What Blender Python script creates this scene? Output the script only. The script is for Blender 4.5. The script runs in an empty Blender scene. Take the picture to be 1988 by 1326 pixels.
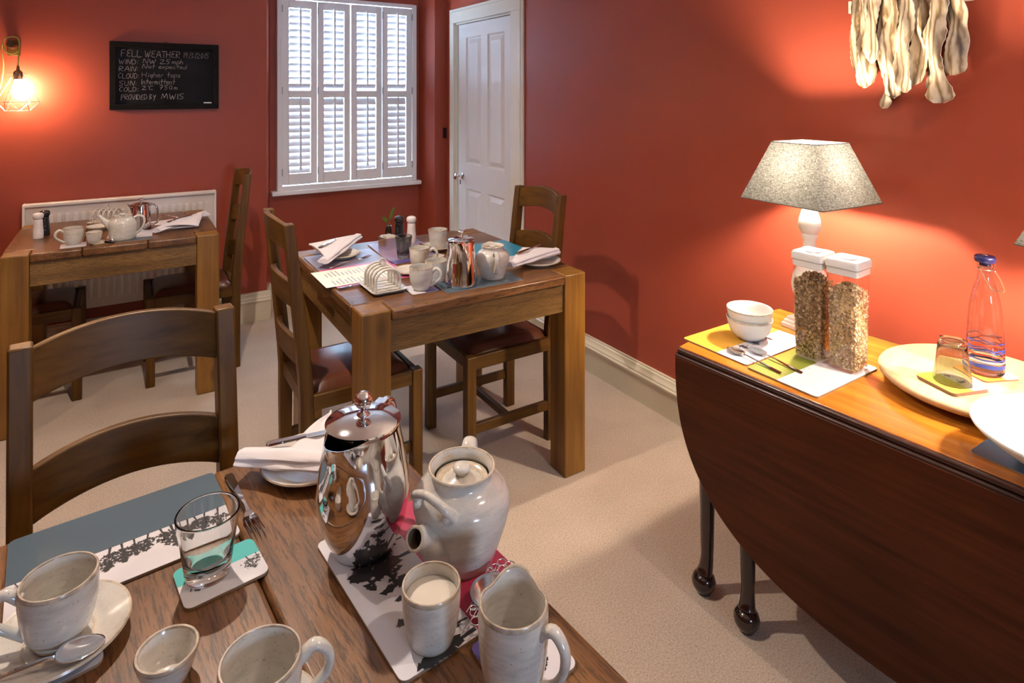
import bpy, bmesh, math, random
from mathutils import Vector, Matrix, noise
R = math.radians
random.seed(7)
SC = bpy.context.scene
COL = SC.collection

# ------------------------------------------------------------------ camera, world, lights, exposure
CAM_H, CAM_F, YAW = 1.48, 1200.0, R(32.2)
cam = bpy.data.cameras.new('camera')
cam.sensor_width = 36.0
cam.lens = CAM_F / 1988 * 36.0
cam.shift_y = -(663 - 180) / 1988.0
cam.clip_start = 0.02
camo = bpy.data.objects.new('camera', cam)
camo.location = (0, 0, CAM_H)
camo.rotation_euler = (R(90), 0, -YAW)
COL.objects.link(camo)
SC.camera = camo

SC.view_settings.view_transform = 'Standard'
SC.view_settings.look = 'None'
SC.view_settings.gamma = 1.0
SC.view_settings.use_curve_mapping = False
SC.view_settings.exposure = 0.0
SC.cycles.transparent_max_bounces = 32

world = bpy.data.worlds.new('overcast_sky')
SC.world = world
world.use_nodes = True
bg = world.node_tree.nodes['Background']
bg.inputs[0].default_value = (0.52, 0.72, 1.0, 1)
bg.inputs[1].default_value = 80.0

def lamp(kind, name, loc, energy, color, rot=(0, 0, 0), **kw):
    l = bpy.data.lights.new(name, kind)
    l.energy = energy
    l.color = color
    for k, v in kw.items():
        setattr(l, k, v)
    o = bpy.data.objects.new(name, l)
    o.location = loc
    o.rotation_euler = rot
    COL.objects.link(o)
    return o

def portal(name, loc, rot, sx, sy):
    o = lamp('AREA', name, loc, 1.0, (1, 1, 1), rot, shape='RECTANGLE', size=sx, size_y=sy)
    o.data.cycles.is_portal = True
    return o

# window openings (daylight enters through them)
portal('window_portal', (1.40, 4.66, 1.45), (R(-90), 0, 0), 1.1, 1.5)
portal('window_portal', (0.65, -2.22, 1.35), (R(90), 0, 0), .38, .42)
# recessed ceiling downlights
WARM = (1.0, 0.85, 0.72)
DOWN = [(0.15, 1.95), (-1.25, 2.2), (1.25, 0.1), (-0.5, 0.25), (0.9, 3.2), (-1.3, 3.6)]
DOWN_E = [32, 8, 11, 1.5, 3, 3.5]

# ------------------------------------------------------------------ helpers
def tag(o, label=None, cat=None, group=None, kind=None):
    if label: o['label'] = label
    if cat: o['category'] = cat
    if group: o['group'] = group
    if kind: o['kind'] = kind
    return o

def empty(name, loc=(0, 0, 0), rz=0.0, label=None, cat=None, group=None, kind=None, parent=None):
    o = bpy.data.objects.new(name, None)
    o.location = loc
    o.rotation_euler = (0, 0, rz)
    o.empty_display_size = 0.05
    COL.objects.link(o)
    if parent: o.parent = parent
    return tag(o, label, cat, group, kind)

def copy_tree(o, parent=None):
    c = o.copy()
    COL.objects.link(c)
    if parent: c.parent = parent
    for ch in list(o.children):
        copy_tree(ch, c)
    return c

class MB:
    """collects geometry for ONE mesh object"""
    def __init__(s):
        s.v, s.f, s.m = [], [], []
    def add(s, vs, fs, mi=0):
        n = len(s.v)
        s.v += [tuple(p) for p in vs]
        s.f += [tuple(i + n for i in f) for f in fs]
        s.m += [mi] * len(fs) if isinstance(mi, int) else list(mi)
        return s
    def box(s, x0, x1, y0, y1, z0, z1, mi=0, M=None):
        vs = [Vector(p) for p in ((x0,y0,z0),(x1,y0,z0),(x1,y1,z0),(x0,y1,z0),(x0,y0,z1),(x1,y0,z1),(x1,y1,z1),(x0,y1,z1))]
        if M: vs = [M @ p for p in vs]
        return s.add(vs, [(0,3,2,1),(4,5,6,7),(0,1,5,4),(1,2,6,5),(2,3,7,6),(3,0,4,7)], mi)
    def prism(s, pts, z0, z1, mi=0, M=None):
        n = len(pts)
        vs = [Vector((p[0], p[1], z0)) for p in pts] + [Vector((p[0], p[1], z1)) for p in pts]
        if M: vs = [M @ p for p in vs]
        fs = [tuple(range(n))[::-1], tuple(range(n, 2 * n))]
        fs += [(i, (i + 1) % n, (i + 1) % n + n, i + n) for i in range(n)]
        return s.add(vs, fs, mi)
    def lathe(s, prof, n=40, mi=0, M=None, mis=None, close=False):
        """prof = [(r, z)] ; surface of revolution about z"""
        vs, fs, ms = [], [], []
        for (r, z) in prof:
            for k in range(n):
                a = 2 * math.pi * k / n
                vs.append(Vector((r * math.cos(a), r * math.sin(a), z)))
        m = len(prof)
        for i in range(m - 1 + (1 if close else 0)):
            j = (i + 1) % m
            for k in range(n):
                fs.append((i*n+k, i*n+(k+1)%n, j*n+(k+1)%n, j*n+k))
                ms.append(mis[i] if mis else mi)
        if not close:
            if prof[0][0] > 1e-5: fs.append(tuple(range(n))[::-1]); ms.append(mis[0] if mis else mi)
            if prof[-1][0] > 1e-5: fs.append(tuple((m-1)*n + k for k in range(n))); ms.append(mis[-1] if mis else mi)
        if M: vs = [M @ p for p in vs]
        n0 = len(s.v)
        s.v += [tuple(p) for p in vs]
        s.f += [tuple(i + n0 for i in f) for f in fs]
        s.m += ms
        return s
    def tube(s, pts, rad, n=10, mi=0, closed=False, flat=1.0, up=None, smooth=0):
        """sweep; rad number or list; flat squashes along the second axis"""
        P = [Vector(p) for p in pts]
        Rr = list(rad) if hasattr(rad, '__len__') else [rad] * len(P)
        if smooth:
            P, Rr = spline(P, Rr, smooth, closed)
        N = len(P)
        ref = Vector(up) if up else None
        vs = []
        prev = None
        for i in range(N):
            if closed: t = P[(i+1) % N] - P[i-1]
            else: t = P[min(i+1, N-1)] - P[max(i-1, 0)]
            t = t.normalized() if t.length > 1e-9 else Vector((0,0,1))
            if ref is not None:
                a = ref.cross(t)
                if a.length < 1e-4: a = Vector((1,0,0)).cross(t)
            elif prev is None:
                a = t.orthogonal()
            else:
                a = prev - t * prev.dot(t)
                if a.length < 1e-6: a = t.orthogonal()
            a.normalize()
            b = t.cross(a)
            prev = a
            for k in range(n):
                w = 2 * math.pi * k / n
                vs.append(P[i] + a * (math.cos(w) * Rr[i]) + b * (math.sin(w) * Rr[i] * flat))
        fs = []
        for i in range(N if closed else N - 1):
            j = (i + 1) % N
            for k in range(n):
                fs.append((i*n+k, i*n+(k+1)%n, j*n+(k+1)%n, j*n+k))
        if not closed:
            fs.append(tuple(range(n))[::-1]); fs.append(tuple((N-1)*n + k for k in range(n)))
        return s.add(vs, fs, mi)
    def sphere(s, c, r, n=16, m=10, mi=0, sz=1.0):
        prof = [(max(r * math.sin(math.pi * i / m), 0.0), -r * math.cos(math.pi * i / m) * sz) for i in range(m + 1)]
        prof[0] = (0.0, -r * sz); prof[-1] = (0.0, r * sz)
        return s.lathe(prof, n, mi, Matrix.Translation(c))
    def grid(s, nx, ny, fn, mi=0, wrap=False):
        vs = [fn(i / nx, j / ny) for j in range(ny + 1) for i in range(nx + 1)]
        fs = [(j*(nx+1)+i, j*(nx+1)+i+1, (j+1)*(nx+1)+i+1, (j+1)*(nx+1)+i) for j in range(ny) for i in range(nx)]
        return s.add(vs, fs, mi)
    def build(s, name, mats, parent=None, bevel=0, seg=2, loc=None, rz=0, angle=38, weld=True, subsurf=0, solid=0, rot=None):
        me = bpy.data.meshes.new(name)
        me.from_pydata(s.v, [], s.f)
        if not isinstance(mats, (list, tuple)): mats = [mats]
        for m in mats: me.materials.append(m)
        for p, mi in zip(me.polygons, s.m): p.material_index = mi
        if weld:
            bm = bmesh.new(); bm.from_mesh(me)
            bmesh.ops.remove_doubles(bm, verts=bm.verts, dist=1e-5)
            bm.to_mesh(me); bm.free()
        me.shade_smooth()
        if angle is not None: me.set_sharp_from_angle(angle=R(angle))
        o = bpy.data.objects.new(name, me)
        COL.objects.link(o)
        if parent: o.parent = parent
        if loc: o.location = loc
        if rz: o.rotation_euler = (0, 0, rz)
        if rot: o.rotation_euler = rot
        if solid:
            md = o.modifiers.new('thickness', 'SOLIDIFY'); md.thickness = solid; md.offset = 0
        if bevel:
            md = o.modifiers.new('bevel', 'BEVEL'); md.width = bevel; md.segments = seg; md.limit_method = 'ANGLE'; md.angle_limit = R(40)
            md.harden_normals = False
        if subsurf:
            md = o.modifiers.new('smooth', 'SUBSURF'); md.levels = subsurf; md.render_levels = subsurf
        return o

def spline(P, Rr, k, closed=False):
    N = len(P); oP, oR = [], []
    seg = N if closed else N - 1
    for i in range(seg):
        if closed: p0, p1, p2, p3 = P[i-1], P[i], P[(i+1)%N], P[(i+2)%N]
        else: p0, p1, p2, p3 = P[max(i-1,0)], P[i], P[i+1], P[min(i+2,N-1)]
        r1, r2 = Rr[i], Rr[(i+1) % N]
        for j in range(k):
            t = j / k
            oP.append(0.5*((2*p1)+(p2-p0)*t+(2*p0-5*p1+4*p2-p3)*t*t+(3*p1-p0-3*p2+p3)*t**3))
            oR.append(r1 + (r2 - r1) * t)
    if not closed: oP.append(P[-1]); oR.append(Rr[-1])
    return oP, oR

def rrect(w, d, r, n=5, cx=0, cy=0):
    pts = []
    for (sx, sy, a0) in ((1,1,0),(-1,1,90),(-1,-1,180),(1,-1,270)):
        for k in range(n + 1):
            a = R(a0 + 90 * k / n)
            pts.append((cx + sx*(w/2-r) + r*math.cos(a), cy + sy*(d/2-r) + r*math.sin(a)))
    return pts

def at(u, v, z):
    """where the line of sight through photo point (u, v) meets the horizontal plane z"""
    Y = (CAM_H - z) * CAM_F / (v - 180.0)
    X = (u - 994.0) / CAM_F * Y
    return Vector((X*math.cos(YAW) + Y*math.sin(YAW), -X*math.sin(YAW) + Y*math.cos(YAW), z))

# ------------------------------------------------------------------ materials
def newmat(name):
    m = bpy.data.materials.new(name); m.use_nodes = True
    nt = m.node_tree
    return m, nt, nt.nodes['Principled BSDF']

def N(nt, kind, **kw):
    n = nt.nodes.new(kind)
    for k, v in kw.items():
        if k in n.inputs: n.inputs[k].default_value = v
        else: setattr(n, k, v)
    return n

def ramp(nt, fac, stops):
    r = nt.nodes.new('ShaderNodeValToRGB')
    el = r.color_ramp.elements
    while len(el) > 1: el.remove(el[-1])
    el[0].position = stops[0][0]; el[0].color = (*stops[0][1], 1)
    for p, c in stops[1:]:
        e = el.new(p); e.color = (*c, 1)
    nt.links.new(fac, r.inputs[0])
    return r.outputs[0]

def coords(nt, scale=(1,1,1), rnd=True, kind='Object'):
    tc = nt.nodes.new('ShaderNodeTexCoord')
    mp = nt.nodes.new('ShaderNodeMapping'); mp.inputs['Scale'].default_value = scale
    if rnd:
        oi = nt.nodes.new('ShaderNodeObjectInfo')
        ml = nt.nodes.new('ShaderNodeMath'); ml.operation = 'MULTIPLY'; ml.inputs[1].default_value = 7.3
        nt.links.new(oi.outputs['Random'], ml.inputs[0])
        ad = nt.nodes.new('ShaderNodeVectorMath'); ad.operation = 'ADD'
        nt.links.new(tc.outputs[kind], ad.inputs[0]); nt.links.new(ml.outputs[0], ad.inputs[1])
        nt.links.new(ad.outputs[0], mp.inputs[0])
    else:
        nt.links.new(tc.outputs[kind], mp.inputs[0])
    return mp.outputs[0]

def bump(nt, b, h, strength=0.3, dist=0.002):
    bn = N(nt, 'ShaderNodeBump'); bn.inputs['Strength'].default_value = strength; bn.inputs['Distance'].default_value = dist
    nt.links.new(h, bn.inputs['Height']); nt.links.new(bn.outputs[0], b.inputs['Normal'])

def mixc(nt, fac, a, b, mode='MIX'):
    m = nt.nodes.new('ShaderNodeMix'); m.data_type = 'RGBA'; m.blend_type = mode
    for sock, val in ((m.inputs[0], fac), (m.inputs[6], a), (m.inputs[7], b)):
        if hasattr(val, 'is_linked'): nt.links.new(val, sock)
        elif isinstance(val, (int, float)): sock.default_value = val
        else: sock.default_value = (*val, 1)
    return m.outputs[2]

def wood(name, c1, c2, c3=None, axis='x', rough=0.4, fleck=0.0, fine=1.0, knots=0.0, coat=0.0, spec=0.5):
    m, nt, b = newmat(name)
    k = {'x': 0, 'y': 1, 'z': 2}[axis]
    s = [26.0 * fine] * 3; s[k] = 1.6 * fine
    n1 = N(nt, 'ShaderNodeTexNoise', Scale=1.0, Detail=5.0, Roughness=0.6, Distortion=0.35)
    nt.links.new(coords(nt, tuple(s)), n1.inputs['Vector'])
    c3 = c3 or tuple(x * 0.55 for x in c2)
    col = ramp(nt, n1.outputs[0], [(0.28, c3), (0.46, c2), (0.66, c1)])
    n0 = N(nt, 'ShaderNodeTexNoise', Scale=2.4, Detail=2.0)
    nt.links.new(coords(nt), n0.inputs['Vector'])
    v0 = ramp(nt, n0.outputs[0], [(0.3, (0.72, 0.72, 0.72)), (0.7, (1.12, 1.12, 1.12))])
    col = mixc(nt, 1.0, col, v0, 'MULTIPLY')
    h = n1.outputs[0]
    if fleck:
        s2 = [230.0 * fine] * 3; s2[k] = 24.0 * fine
        n2 = N(nt, 'ShaderNodeTexNoise', Scale=1.0, Detail=3.0, Roughness=0.7)
        nt.links.new(coords(nt, tuple(s2)), n2.inputs['Vector'])
        f = ramp(nt, n2.outputs[0], [(0.40, (1, 1, 1)), (0.50, (0, 0, 0))])
        f2 = N(nt, 'ShaderNodeMath', operation='MULTIPLY'); f2.inputs[1].default_value = fleck
        nt.links.new(f, f2.inputs[0])
        col = mixc(nt, f2.outputs[0], col, tuple(x * 0.2 for x in c2))
        h = n2.outputs[0]
    if knots:
        vo = N(nt, 'ShaderNodeTexVoronoi', Scale=1.0)
        s3 = [7.0] * 3; s3[k] = 3.4
        nt.links.new(coords(nt, tuple(s3)), vo.inputs['Vector'])
        kf = ramp(nt, vo.outputs['Distance'], [(0.05, (1, 1, 1)), (0.17, (0, 0, 0))])
        k2 = N(nt, 'ShaderNodeMath', operation='MULTIPLY'); k2.inputs[1].default_value = knots
        nt.links.new(kf, k2.inputs[0])
        col = mixc(nt, k2.outputs[0], col, tuple(x * 0.3 for x in c2))
    nt.links.new(col, b.inputs['Base Color'])
    b.inputs['Roughness'].default_value = rough
    b.inputs['Specular IOR Level'].default_value = spec
    if coat:
        b.inputs['Coat Weight'].default_value = coat; b.inputs['Coat Roughness'].default_value = 0.08
    bump(nt, b, h, 0.25 if fleck else 0.12, 0.001)
    return m

def woods(name, *a, **k):
    return {ax: wood(name + '_' + ax, *a, axis=ax, **k) for ax in 'xyz'}

def plain(name, c, rough=0.5, metal=0.0, spec=0.5, nz=0.0, nscale=30.0, bmp=0.0, coat=0.0, sheen=0.0, rnd=True):
    m, nt, b = newmat(name)
    b.inputs['Base Color'].default_value = (*c, 1)
    b.inputs['Roughness'].default_value = rough; b.inputs['Metallic'].default_value = metal
    b.inputs['Specular IOR Level'].default_value = spec
    if coat: b.inputs['Coat Weight'].default_value = coat; b.inputs['Coat Roughness'].default_value = 0.05
    if sheen: b.inputs['Sheen Weight'].default_value = sheen
    if nz or bmp:
        n1 = N(nt, 'ShaderNodeTexNoise', Scale=nscale, Detail=4.0, Roughness=0.6)
        nt.links.new(coords(nt, rnd=rnd), n1.inputs['Vector'])
        if nz:
            lo = tuple(x * (1 - nz) for x in c); hi = tuple(min(1, x * (1 + nz)) for x in c)
            nt.links.new(ramp(nt, n1.outputs[0], [(0.3, lo), (0.7, hi)]), b.inputs['Base Color'])
        if bmp: bump(nt, b, n1.outputs[0], bmp, 0.002)
    return m

def ceramic(name, c=(0.56, 0.53, 0.48)):
    """speckled cream glaze with faint throwing rings"""
    m, nt, b = newmat(name)
    n1 = N(nt, 'ShaderNodeTexNoise', Scale=26.0, Detail=5.0, Roughness=0.65)
    nt.links.new(coords(nt, (1, 1, 2.5)), n1.inputs['Vector'])
    col = ramp(nt, n1.outputs[0], [(0.30, tuple(x * 0.80 for x in c)), (0.5, c), (0.72, tuple(min(1, x * 1.10) for x in c))])
    n2 = N(nt, 'ShaderNodeTexNoise', Scale=420.0, Detail=1.0)
    nt.links.new(coords(nt), n2.inputs['Vector'])
    sp = ramp(nt, n2.outputs[0], [(0.24, (1, 1, 1)), (0.29, (0, 0, 0))])
    col = mixc(nt, sp, col, (0.30, 0.20, 0.11))
    nt.links.new(col, b.inputs['Base Color'])
    b.inputs['Roughness'].default_value = 0.16; b.inputs['Specular IOR Level'].default_value = 0.5
    wv = N(nt, 'ShaderNodeTexWave', Scale=1.0, Distortion=1.2, Detail=1.0); wv.bands_direction = 'Z'
    nt.links.new(coords(nt, (3, 3, 36)), wv.inputs['Vector'])
    bump(nt, b, wv.outputs[1], 0.10, 0.0010)
    return m

def thin_glass(name, tint=(1, 1, 1), rough=0.0, body=0.0, bodycol=(1, 1, 1), ior=1.6):
    """thin-walled clear pane: straight-through transmission plus a fresnel reflection"""
    m, nt, b = newmat(name)
    nt.nodes.remove(b)
    tr = N(nt, 'ShaderNodeBsdfTransparent'); tr.inputs[0].default_value = (*tint, 1)
    gl = N(nt, 'ShaderNodeBsdfGlossy'); gl.inputs['Roughness'].default_value = rough
    lw = N(nt, 'ShaderNodeLayerWeight'); lw.inputs[0].default_value = 0.5
    pw = N(nt, 'ShaderNodeMath', operation='POWER'); pw.inputs[1].default_value = 4.0
    nt.links.new(lw.outputs['Facing'], pw.inputs[0])
    fr = N(nt, 'ShaderNodeMath', operation='MULTIPLY_ADD'); fr.inputs[1].default_value = 0.75; fr.inputs[2].default_value = ((ior-1)/(ior+1))**2
    nt.links.new(pw.outputs[0], fr.inputs[0])
    mx = N(nt, 'ShaderNodeMixShader')
    nt.links.new(fr.outputs[0], mx.inputs[0]); nt.links.new(tr.outputs[0], mx.inputs[1]); nt.links.new(gl.outputs[0], mx.inputs[2])
    out = nt.nodes['Material Output']
    if body:
        df = N(nt, 'ShaderNodeBsdfDiffuse'); df.inputs[0].default_value = (*bodycol, 1)
        m2 = N(nt, 'ShaderNodeMixShader'); m2.inputs[0].default_value = body
        nt.links.new(mx.outputs[0], m2.inputs[1]); nt.links.new(df.outputs[0], m2.inputs[2])
        mx = m2
    nt.links.new(mx.outputs[0], out.inputs[0])
    return m

def glow(name, c, s):
    m, nt, b = newmat(name)
    b.inputs['Base Color'].default_value = (*c, 1)
    b.inputs['Emission Color'].default_value = (*c, 1); b.inputs['Emission Strength'].default_value = s
    return m

M = {}
def mk_wall(name, c):
    m, nt, b = newmat(name)
    n1 = N(nt, 'ShaderNodeTexNoise', Scale=2.0, Detail=3.0)
    nt.links.new(coords(nt, rnd=False), n1.inputs['Vector'])
    nt.links.new(ramp(nt, n1.outputs[0], [(0.3, tuple(x*0.94 for x in c)), (0.7, tuple(x*1.05 for x in c))]), b.inputs['Base Color'])
    b.inputs['Roughness'].default_value = 0.42; b.inputs['Specular IOR Level'].default_value = 0.35
    n2 = N(nt, 'ShaderNodeTexNoise', Scale=260.0, Detail=2.0)
    nt.links.new(coords(nt, rnd=False), n2.inputs['Vector'])
    bump(nt, b, n2.outputs[0], 0.12, 0.001)
    return m
M['wall'] = mk_wall('terracotta_paint', (0.305, 0.056, 0.029))
M['palewall'] = mk_wall('pale_grey_paint', (0.42, 0.39, 0.38))
M['ceiling'] = plain('white_ceiling_paint', (0.80, 0.76, 0.70), 0.8)
M['cream'] = plain('cream_gloss_paint', (0.66, 0.60, 0.46), 0.3)
M['doorwhite'] = plain('white_satin_paint', (0.74, 0.74, 0.74), 0.28)
M['shutter'] = plain('white_shutter_paint', (0.80, 0.80, 0.82), 0.32)
M['radiator'] = plain('white_radiator_enamel', (0.78, 0.72, 0.68), 0.28)
M['chrome'] = plain('polished_steel', (0.80, 0.81, 0.84), 0.06, 1.0)
M['brushed'] = plain('brushed_steel', (0.72, 0.71, 0.70), 0.22, 1.0)
M['hinge'] = plain('grey_hinge_metal', (0.36, 0.36, 0.37), 0.35, 1.0)
M['black'] = plain('black_paint', (0.012, 0.011, 0.011), 0.45)
M['blackgloss'] = plain('black_gloss_plastic', (0.012, 0.012, 0.014), 0.12, spec=0.6)
M['pinkwhite'] = plain('white_mill_lacquer', (0.74, 0.68, 0.66), 0.25)
M['ceramic'] = ceramic('speckled_cream_glaze')
M['rim'] = plain('iron_brown_rim_glaze', (0.40, 0.335, 0.265), 0.22, nz=0.35, nscale=60)
M['rimlight'] = plain('tan_rim_glaze', (0.52, 0.44, 0.34), 0.22, nz=0.25, nscale=60)
M['foot'] = plain('unglazed_clay', (0.42, 0.32, 0.22), 0.6, nz=0.2)
M['white'] = plain('white_glaze', (0.82, 0.81, 0.77), 0.12)
M['napkin'] = plain('white_linen', (0.68, 0.64, 0.66), 0.85, sheen=0.2, bmp=0.25, nscale=900)
M['paper'] = plain('cream_paper', (0.80, 0.80, 0.70), 0.6)
M['milk'] = plain('milk', (0.62, 0.57, 0.50), 0.08)
M['leather'] = plain('brown_leather', (0.11, 0.035, 0.017), 0.28, nz=0.25, nscale=12, bmp=0.06, coat=0.15)
M['glass'] = thin_glass('clear_glass', (0.97, 0.985, 0.98), ior=1.55)
M['plastic'] = thin_glass('clear_plastic', (0.985, 0.985, 0.985), ior=1.55)
M['smoke'] = thin_glass('smoky_glass', (0.62, 0.62, 0.58), ior=1.5)
M['greenglass'] = thin_glass('green_tinted_glass', (0.86, 0.88, 0.76), ior=1.55)
def solid_glass(name, c):
    m, nt, b = newmat(name)
    b.inputs['Base Color'].default_value = (*c, 1); b.inputs['Transmission Weight'].default_value = 1.0
    b.inputs['Roughness'].default_value = 0.0; b.inputs['IOR'].default_value = 1.48
    return m
M['solidglass'] = solid_glass('thick_clear_glass', (0.97, 0.99, 0.99))
M['solidgreen'] = solid_glass('thick_green_glass', (0.84, 0.93, 0.76))
M['soliddark'] = solid_glass('thick_smoky_glass', (0.45, 0.46, 0.42))
M['table'] = woods('waxed_pine', (0.225, 0.102, 0.035), (0.155, 0.064, 0.019), (0.078, 0.029, 0.009), rough=0.34, fleck=0.75, fine=1.0)
M['tableleg'] = woods('waxed_pine_leg', (0.27, 0.130, 0.018), (0.205, 0.090, 0.012), (0.13, 0.052, 0.007), rough=0.42, knots=0.75)
M['apron'] = woods('textured_pine_apron', (0.22, 0.118, 0.030), (0.155, 0.078, 0.018), (0.085, 0.038, 0.009), rough=0.45, fleck=0.6)
M['chair'] = woods('brown_oak', (0.125, 0.056, 0.008), (0.090, 0.038, 0.005), (0.050, 0.019, 0.003), rough=0.42, spec=0.3, fine=1.6)
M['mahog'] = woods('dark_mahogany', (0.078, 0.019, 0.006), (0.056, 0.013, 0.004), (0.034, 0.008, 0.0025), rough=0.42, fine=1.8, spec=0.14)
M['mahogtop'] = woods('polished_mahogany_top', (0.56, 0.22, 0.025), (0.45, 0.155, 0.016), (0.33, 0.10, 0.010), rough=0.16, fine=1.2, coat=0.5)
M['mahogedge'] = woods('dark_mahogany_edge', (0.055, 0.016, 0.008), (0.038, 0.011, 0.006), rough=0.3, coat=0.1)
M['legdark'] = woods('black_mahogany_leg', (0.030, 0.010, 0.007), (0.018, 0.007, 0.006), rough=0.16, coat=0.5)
M['board'] = woods('pale_rubberwood', (0.62, 0.44, 0.25), (0.58, 0.39, 0.21), (0.49, 0.31, 0.15), rough=0.45)

def mk_carpet():
    m, nt, b = newmat('beige_carpet')
    n1 = N(nt, 'ShaderNodeTexNoise', Scale=210.0, Detail=6.0, Roughness=0.8)
    nt.links.new(coords(nt, rnd=False), n1.inputs['Vector'])
    n2 = N(nt, 'ShaderNodeTexNoise', Scale=5.0, Detail=3.0)
    nt.links.new(coords(nt, rnd=False), n2.inputs['Vector'])
    c = ramp(nt, n1.outputs[0], [(0.32, (0.22, 0.165, 0.12)), (0.5, (0.49, 0.39, 0.305)), (0.70, (0.66, 0.54, 0.44))])
    c2 = ramp(nt, n2.outputs[0], [(0.3, (0.93, 0.93, 0.93)), (0.7, (1.04, 1.04, 1.04))])
    nt.links.new(mixc(nt, 1.0, c, c2, 'MULTIPLY'), b.inputs['Base Color'])
    b.inputs['Roughness'].default_value = 0.95; b.inputs['Specular IOR Level'].default_value = 0.1
    b.inputs['Sheen Weight'].default_value = 0.15
    bump(nt, b, n1.outputs[0], 0.5, 0.004)
    return m
M['carpet'] = mk_carpet()
# ================================================================== the room
XR, YB, XL, YF, ZC = 2.11, 4.29, -2.20, -2.10, 2.42
def struct(o): o['kind'] = 'structure'; return o

struct(MB().box(XL-.2, XR+.2, YF-.2, YB+.45, -.12, 0).build('floor', M['carpet']))
struct(MB().box(XL-.2, XR+.2, YF-.2, YB+.45, ZC, ZC+.1).build('ceiling', M['ceiling']))
w = MB()
w.prism([(XL-.2, YB), (.80, YB), (.85, 4.45), (.85, 4.66), (XL-.2, 4.66)], 0, ZC)
w.prism([(2.007, YB), (XR+.2, YB), (XR+.2, 4.66), (1.945, 4.66), (1.945, 4.45)], 0, ZC)
w.box(.85, 1.945, 4.45, 4.66, 0, .79); w.box(.85, 1.945, 4.45, 4.66, 2.15, ZC)
w.box(.85, .905, 4.45, 4.66, .79, 2.15); w.box(1.89, 1.945, 4.45, 4.66, .79, 2.15)
struct(w.build('wall_back', M['wall'], angle=20))
w = MB()
w.box(XR, XR+.2, YF-.2, 3.30, 0, ZC); w.box(XR, XR+.2, 4.16, YB, 0, ZC); w.box(XR, XR+.2, 3.30, 4.16, 2.015, ZC); w.box(XR+.08, XR+.2, 3.30, 4.16, 0, 2.015)  # last box: unseen backing added behind the door to block the sky
struct(w.build('wall_right', M['wall'], angle=20))
w = MB()
w.box(XL-.2, XL, YF-.2, YB, 0, ZC)
struct(w.build('wall_left', M['wall'], angle=20))
w = MB()
w.box(XL, .46, YF-.2, YF, 0, ZC); w.box(.84, XR, YF-.2, YF, 0, ZC); w.box(.46, .84, YF-.2, YF, 0, 1.14); w.box(.46, .84, YF-.2, YF, 1.56, ZC)
struct(w.build('wall_front', M['palewall'], angle=20))

def skirt(name, segs):
    mb = MB()
    prof = [(0,0),(.020,0),(.020,.120),(.026,.124),(.026,.132),(.021,.138),(.021,.146),(.016,.156),(.013,.166),(.013,.172),(.009,.176),(.009,.185),(0,.185)]
    for (x0, y0, x1, y1) in segs:
        d = Vector((x1-x0, y1-y0, 0)); nrm = Vector((-d.y, d.x, 0)).normalized()   # room lies to the left of the segment
        n = len(prof)
        vs = [Vector((x0, y0, z)) + nrm * o_ for o_, z in prof] + [Vector((x1, y1, z)) + nrm * o_ for o_, z in prof]
        fs = [tuple(range(n)), tuple(range(2*n-1, n-1, -1))] + [(i, i+n, (i+1) % n + n, (i+1) % n) for i in range(n)]
        mb.add(vs, fs)
    return struct(mb.build(name, M['cream'], angle=25))
skirt('baseboard_back', [(2.11, YB, 2.007, YB), (2.007, YB, 1.945, 4.45), (1.945, 4.45, .85, 4.45), (.85, 4.45, .80, YB), (.82, YB, XL, YB)])
skirt('baseboard_right', [(XR, YF, XR, 3.205)])
skirt('baseboard_left', [(XL, YB, XL, YF)])
skirt('baseboard_front', [(XL, YF, XR, YF)])

# ---- shuttered window
win = empty('window_1', (1.3975, 4.43, .79), kind='structure')
W0 = 1.02 / 2
f = MB()
f.box(-W0, -W0+.035, -.03, .02, .02, 1.36); f.box(W0-.035, W0, -.03, .02, .02, 1.36)
f.box(-W0+.035, W0-.035, -.03, .02, .02, .05); f.box(-W0+.035, W0-.035, -.03, .02, 1.335, 1.36)
f.build('window_frame', M['shutter'], win, bevel=.003)
MB().box(-.545, .545, -.045, .02, -.012, .018).build('window_sill', M['shutter'], win, bevel=.005)
g = MB()
for x in (-.5, -.02, .48): g.box(x, x+.04, .12, .17, .02, 1.36)
for z in (.02, .68, 1.32): g.box(-.5, .52, .122, .168, z, z+.04)
g.build('sash_frame', M['shutter'], win)
MB().box(-.5, .52, .142, .146, .03, 1.34).build('window_pane', M['glass'], win)
PW = (2*W0 - .07) / 4
slat_mesh = {}
def slats(panel, x0, x1, zz0, zz1, n, tilt, nm='slat'):
    pitch = (zz1 - zz0) / n
    key = (round(x1-x0, 4),)
    for i in range(n):
        zc = zz0 + pitch * (i + .5)
        if key not in slat_mesh:
            mb = MB()
            wdt, th = .055, .009
            pr = [(-wdt/2, 0), (-wdt/4, th*.42), (0, th/2), (wdt/4, th*.42), (wdt/2, 0), (wdt/4, -th*.42), (0, -th/2), (-wdt/4, -th*.42)]
            Mx = Matrix.Rotation(R(90), 4, 'Y') @ Matrix.Rotation(R(90), 4, 'Z')
            vs = [Vector((x, p[0], p[1])) for x in (-(x1-x0)/2, (x1-x0)/2) for p in pr]
            k = len(pr)
            mb.add(vs, [tuple(range(k))[::-1], tuple(range(k, 2*k))] + [(j, (j+1) % k, (j+1) % k + k, j + k) for j in range(k)])
            o = mb.build(nm, M['shutter'], panel)
            slat_mesh[key] = o.data
        else:
            o = bpy.data.objects.new(nm, slat_mesh[key]); COL.objects.link(o); o.parent = panel
        o.location = ((x0+x1)/2, .0, zc); o.rotation_euler = (tilt, 0, 0)
    return pitch
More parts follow.
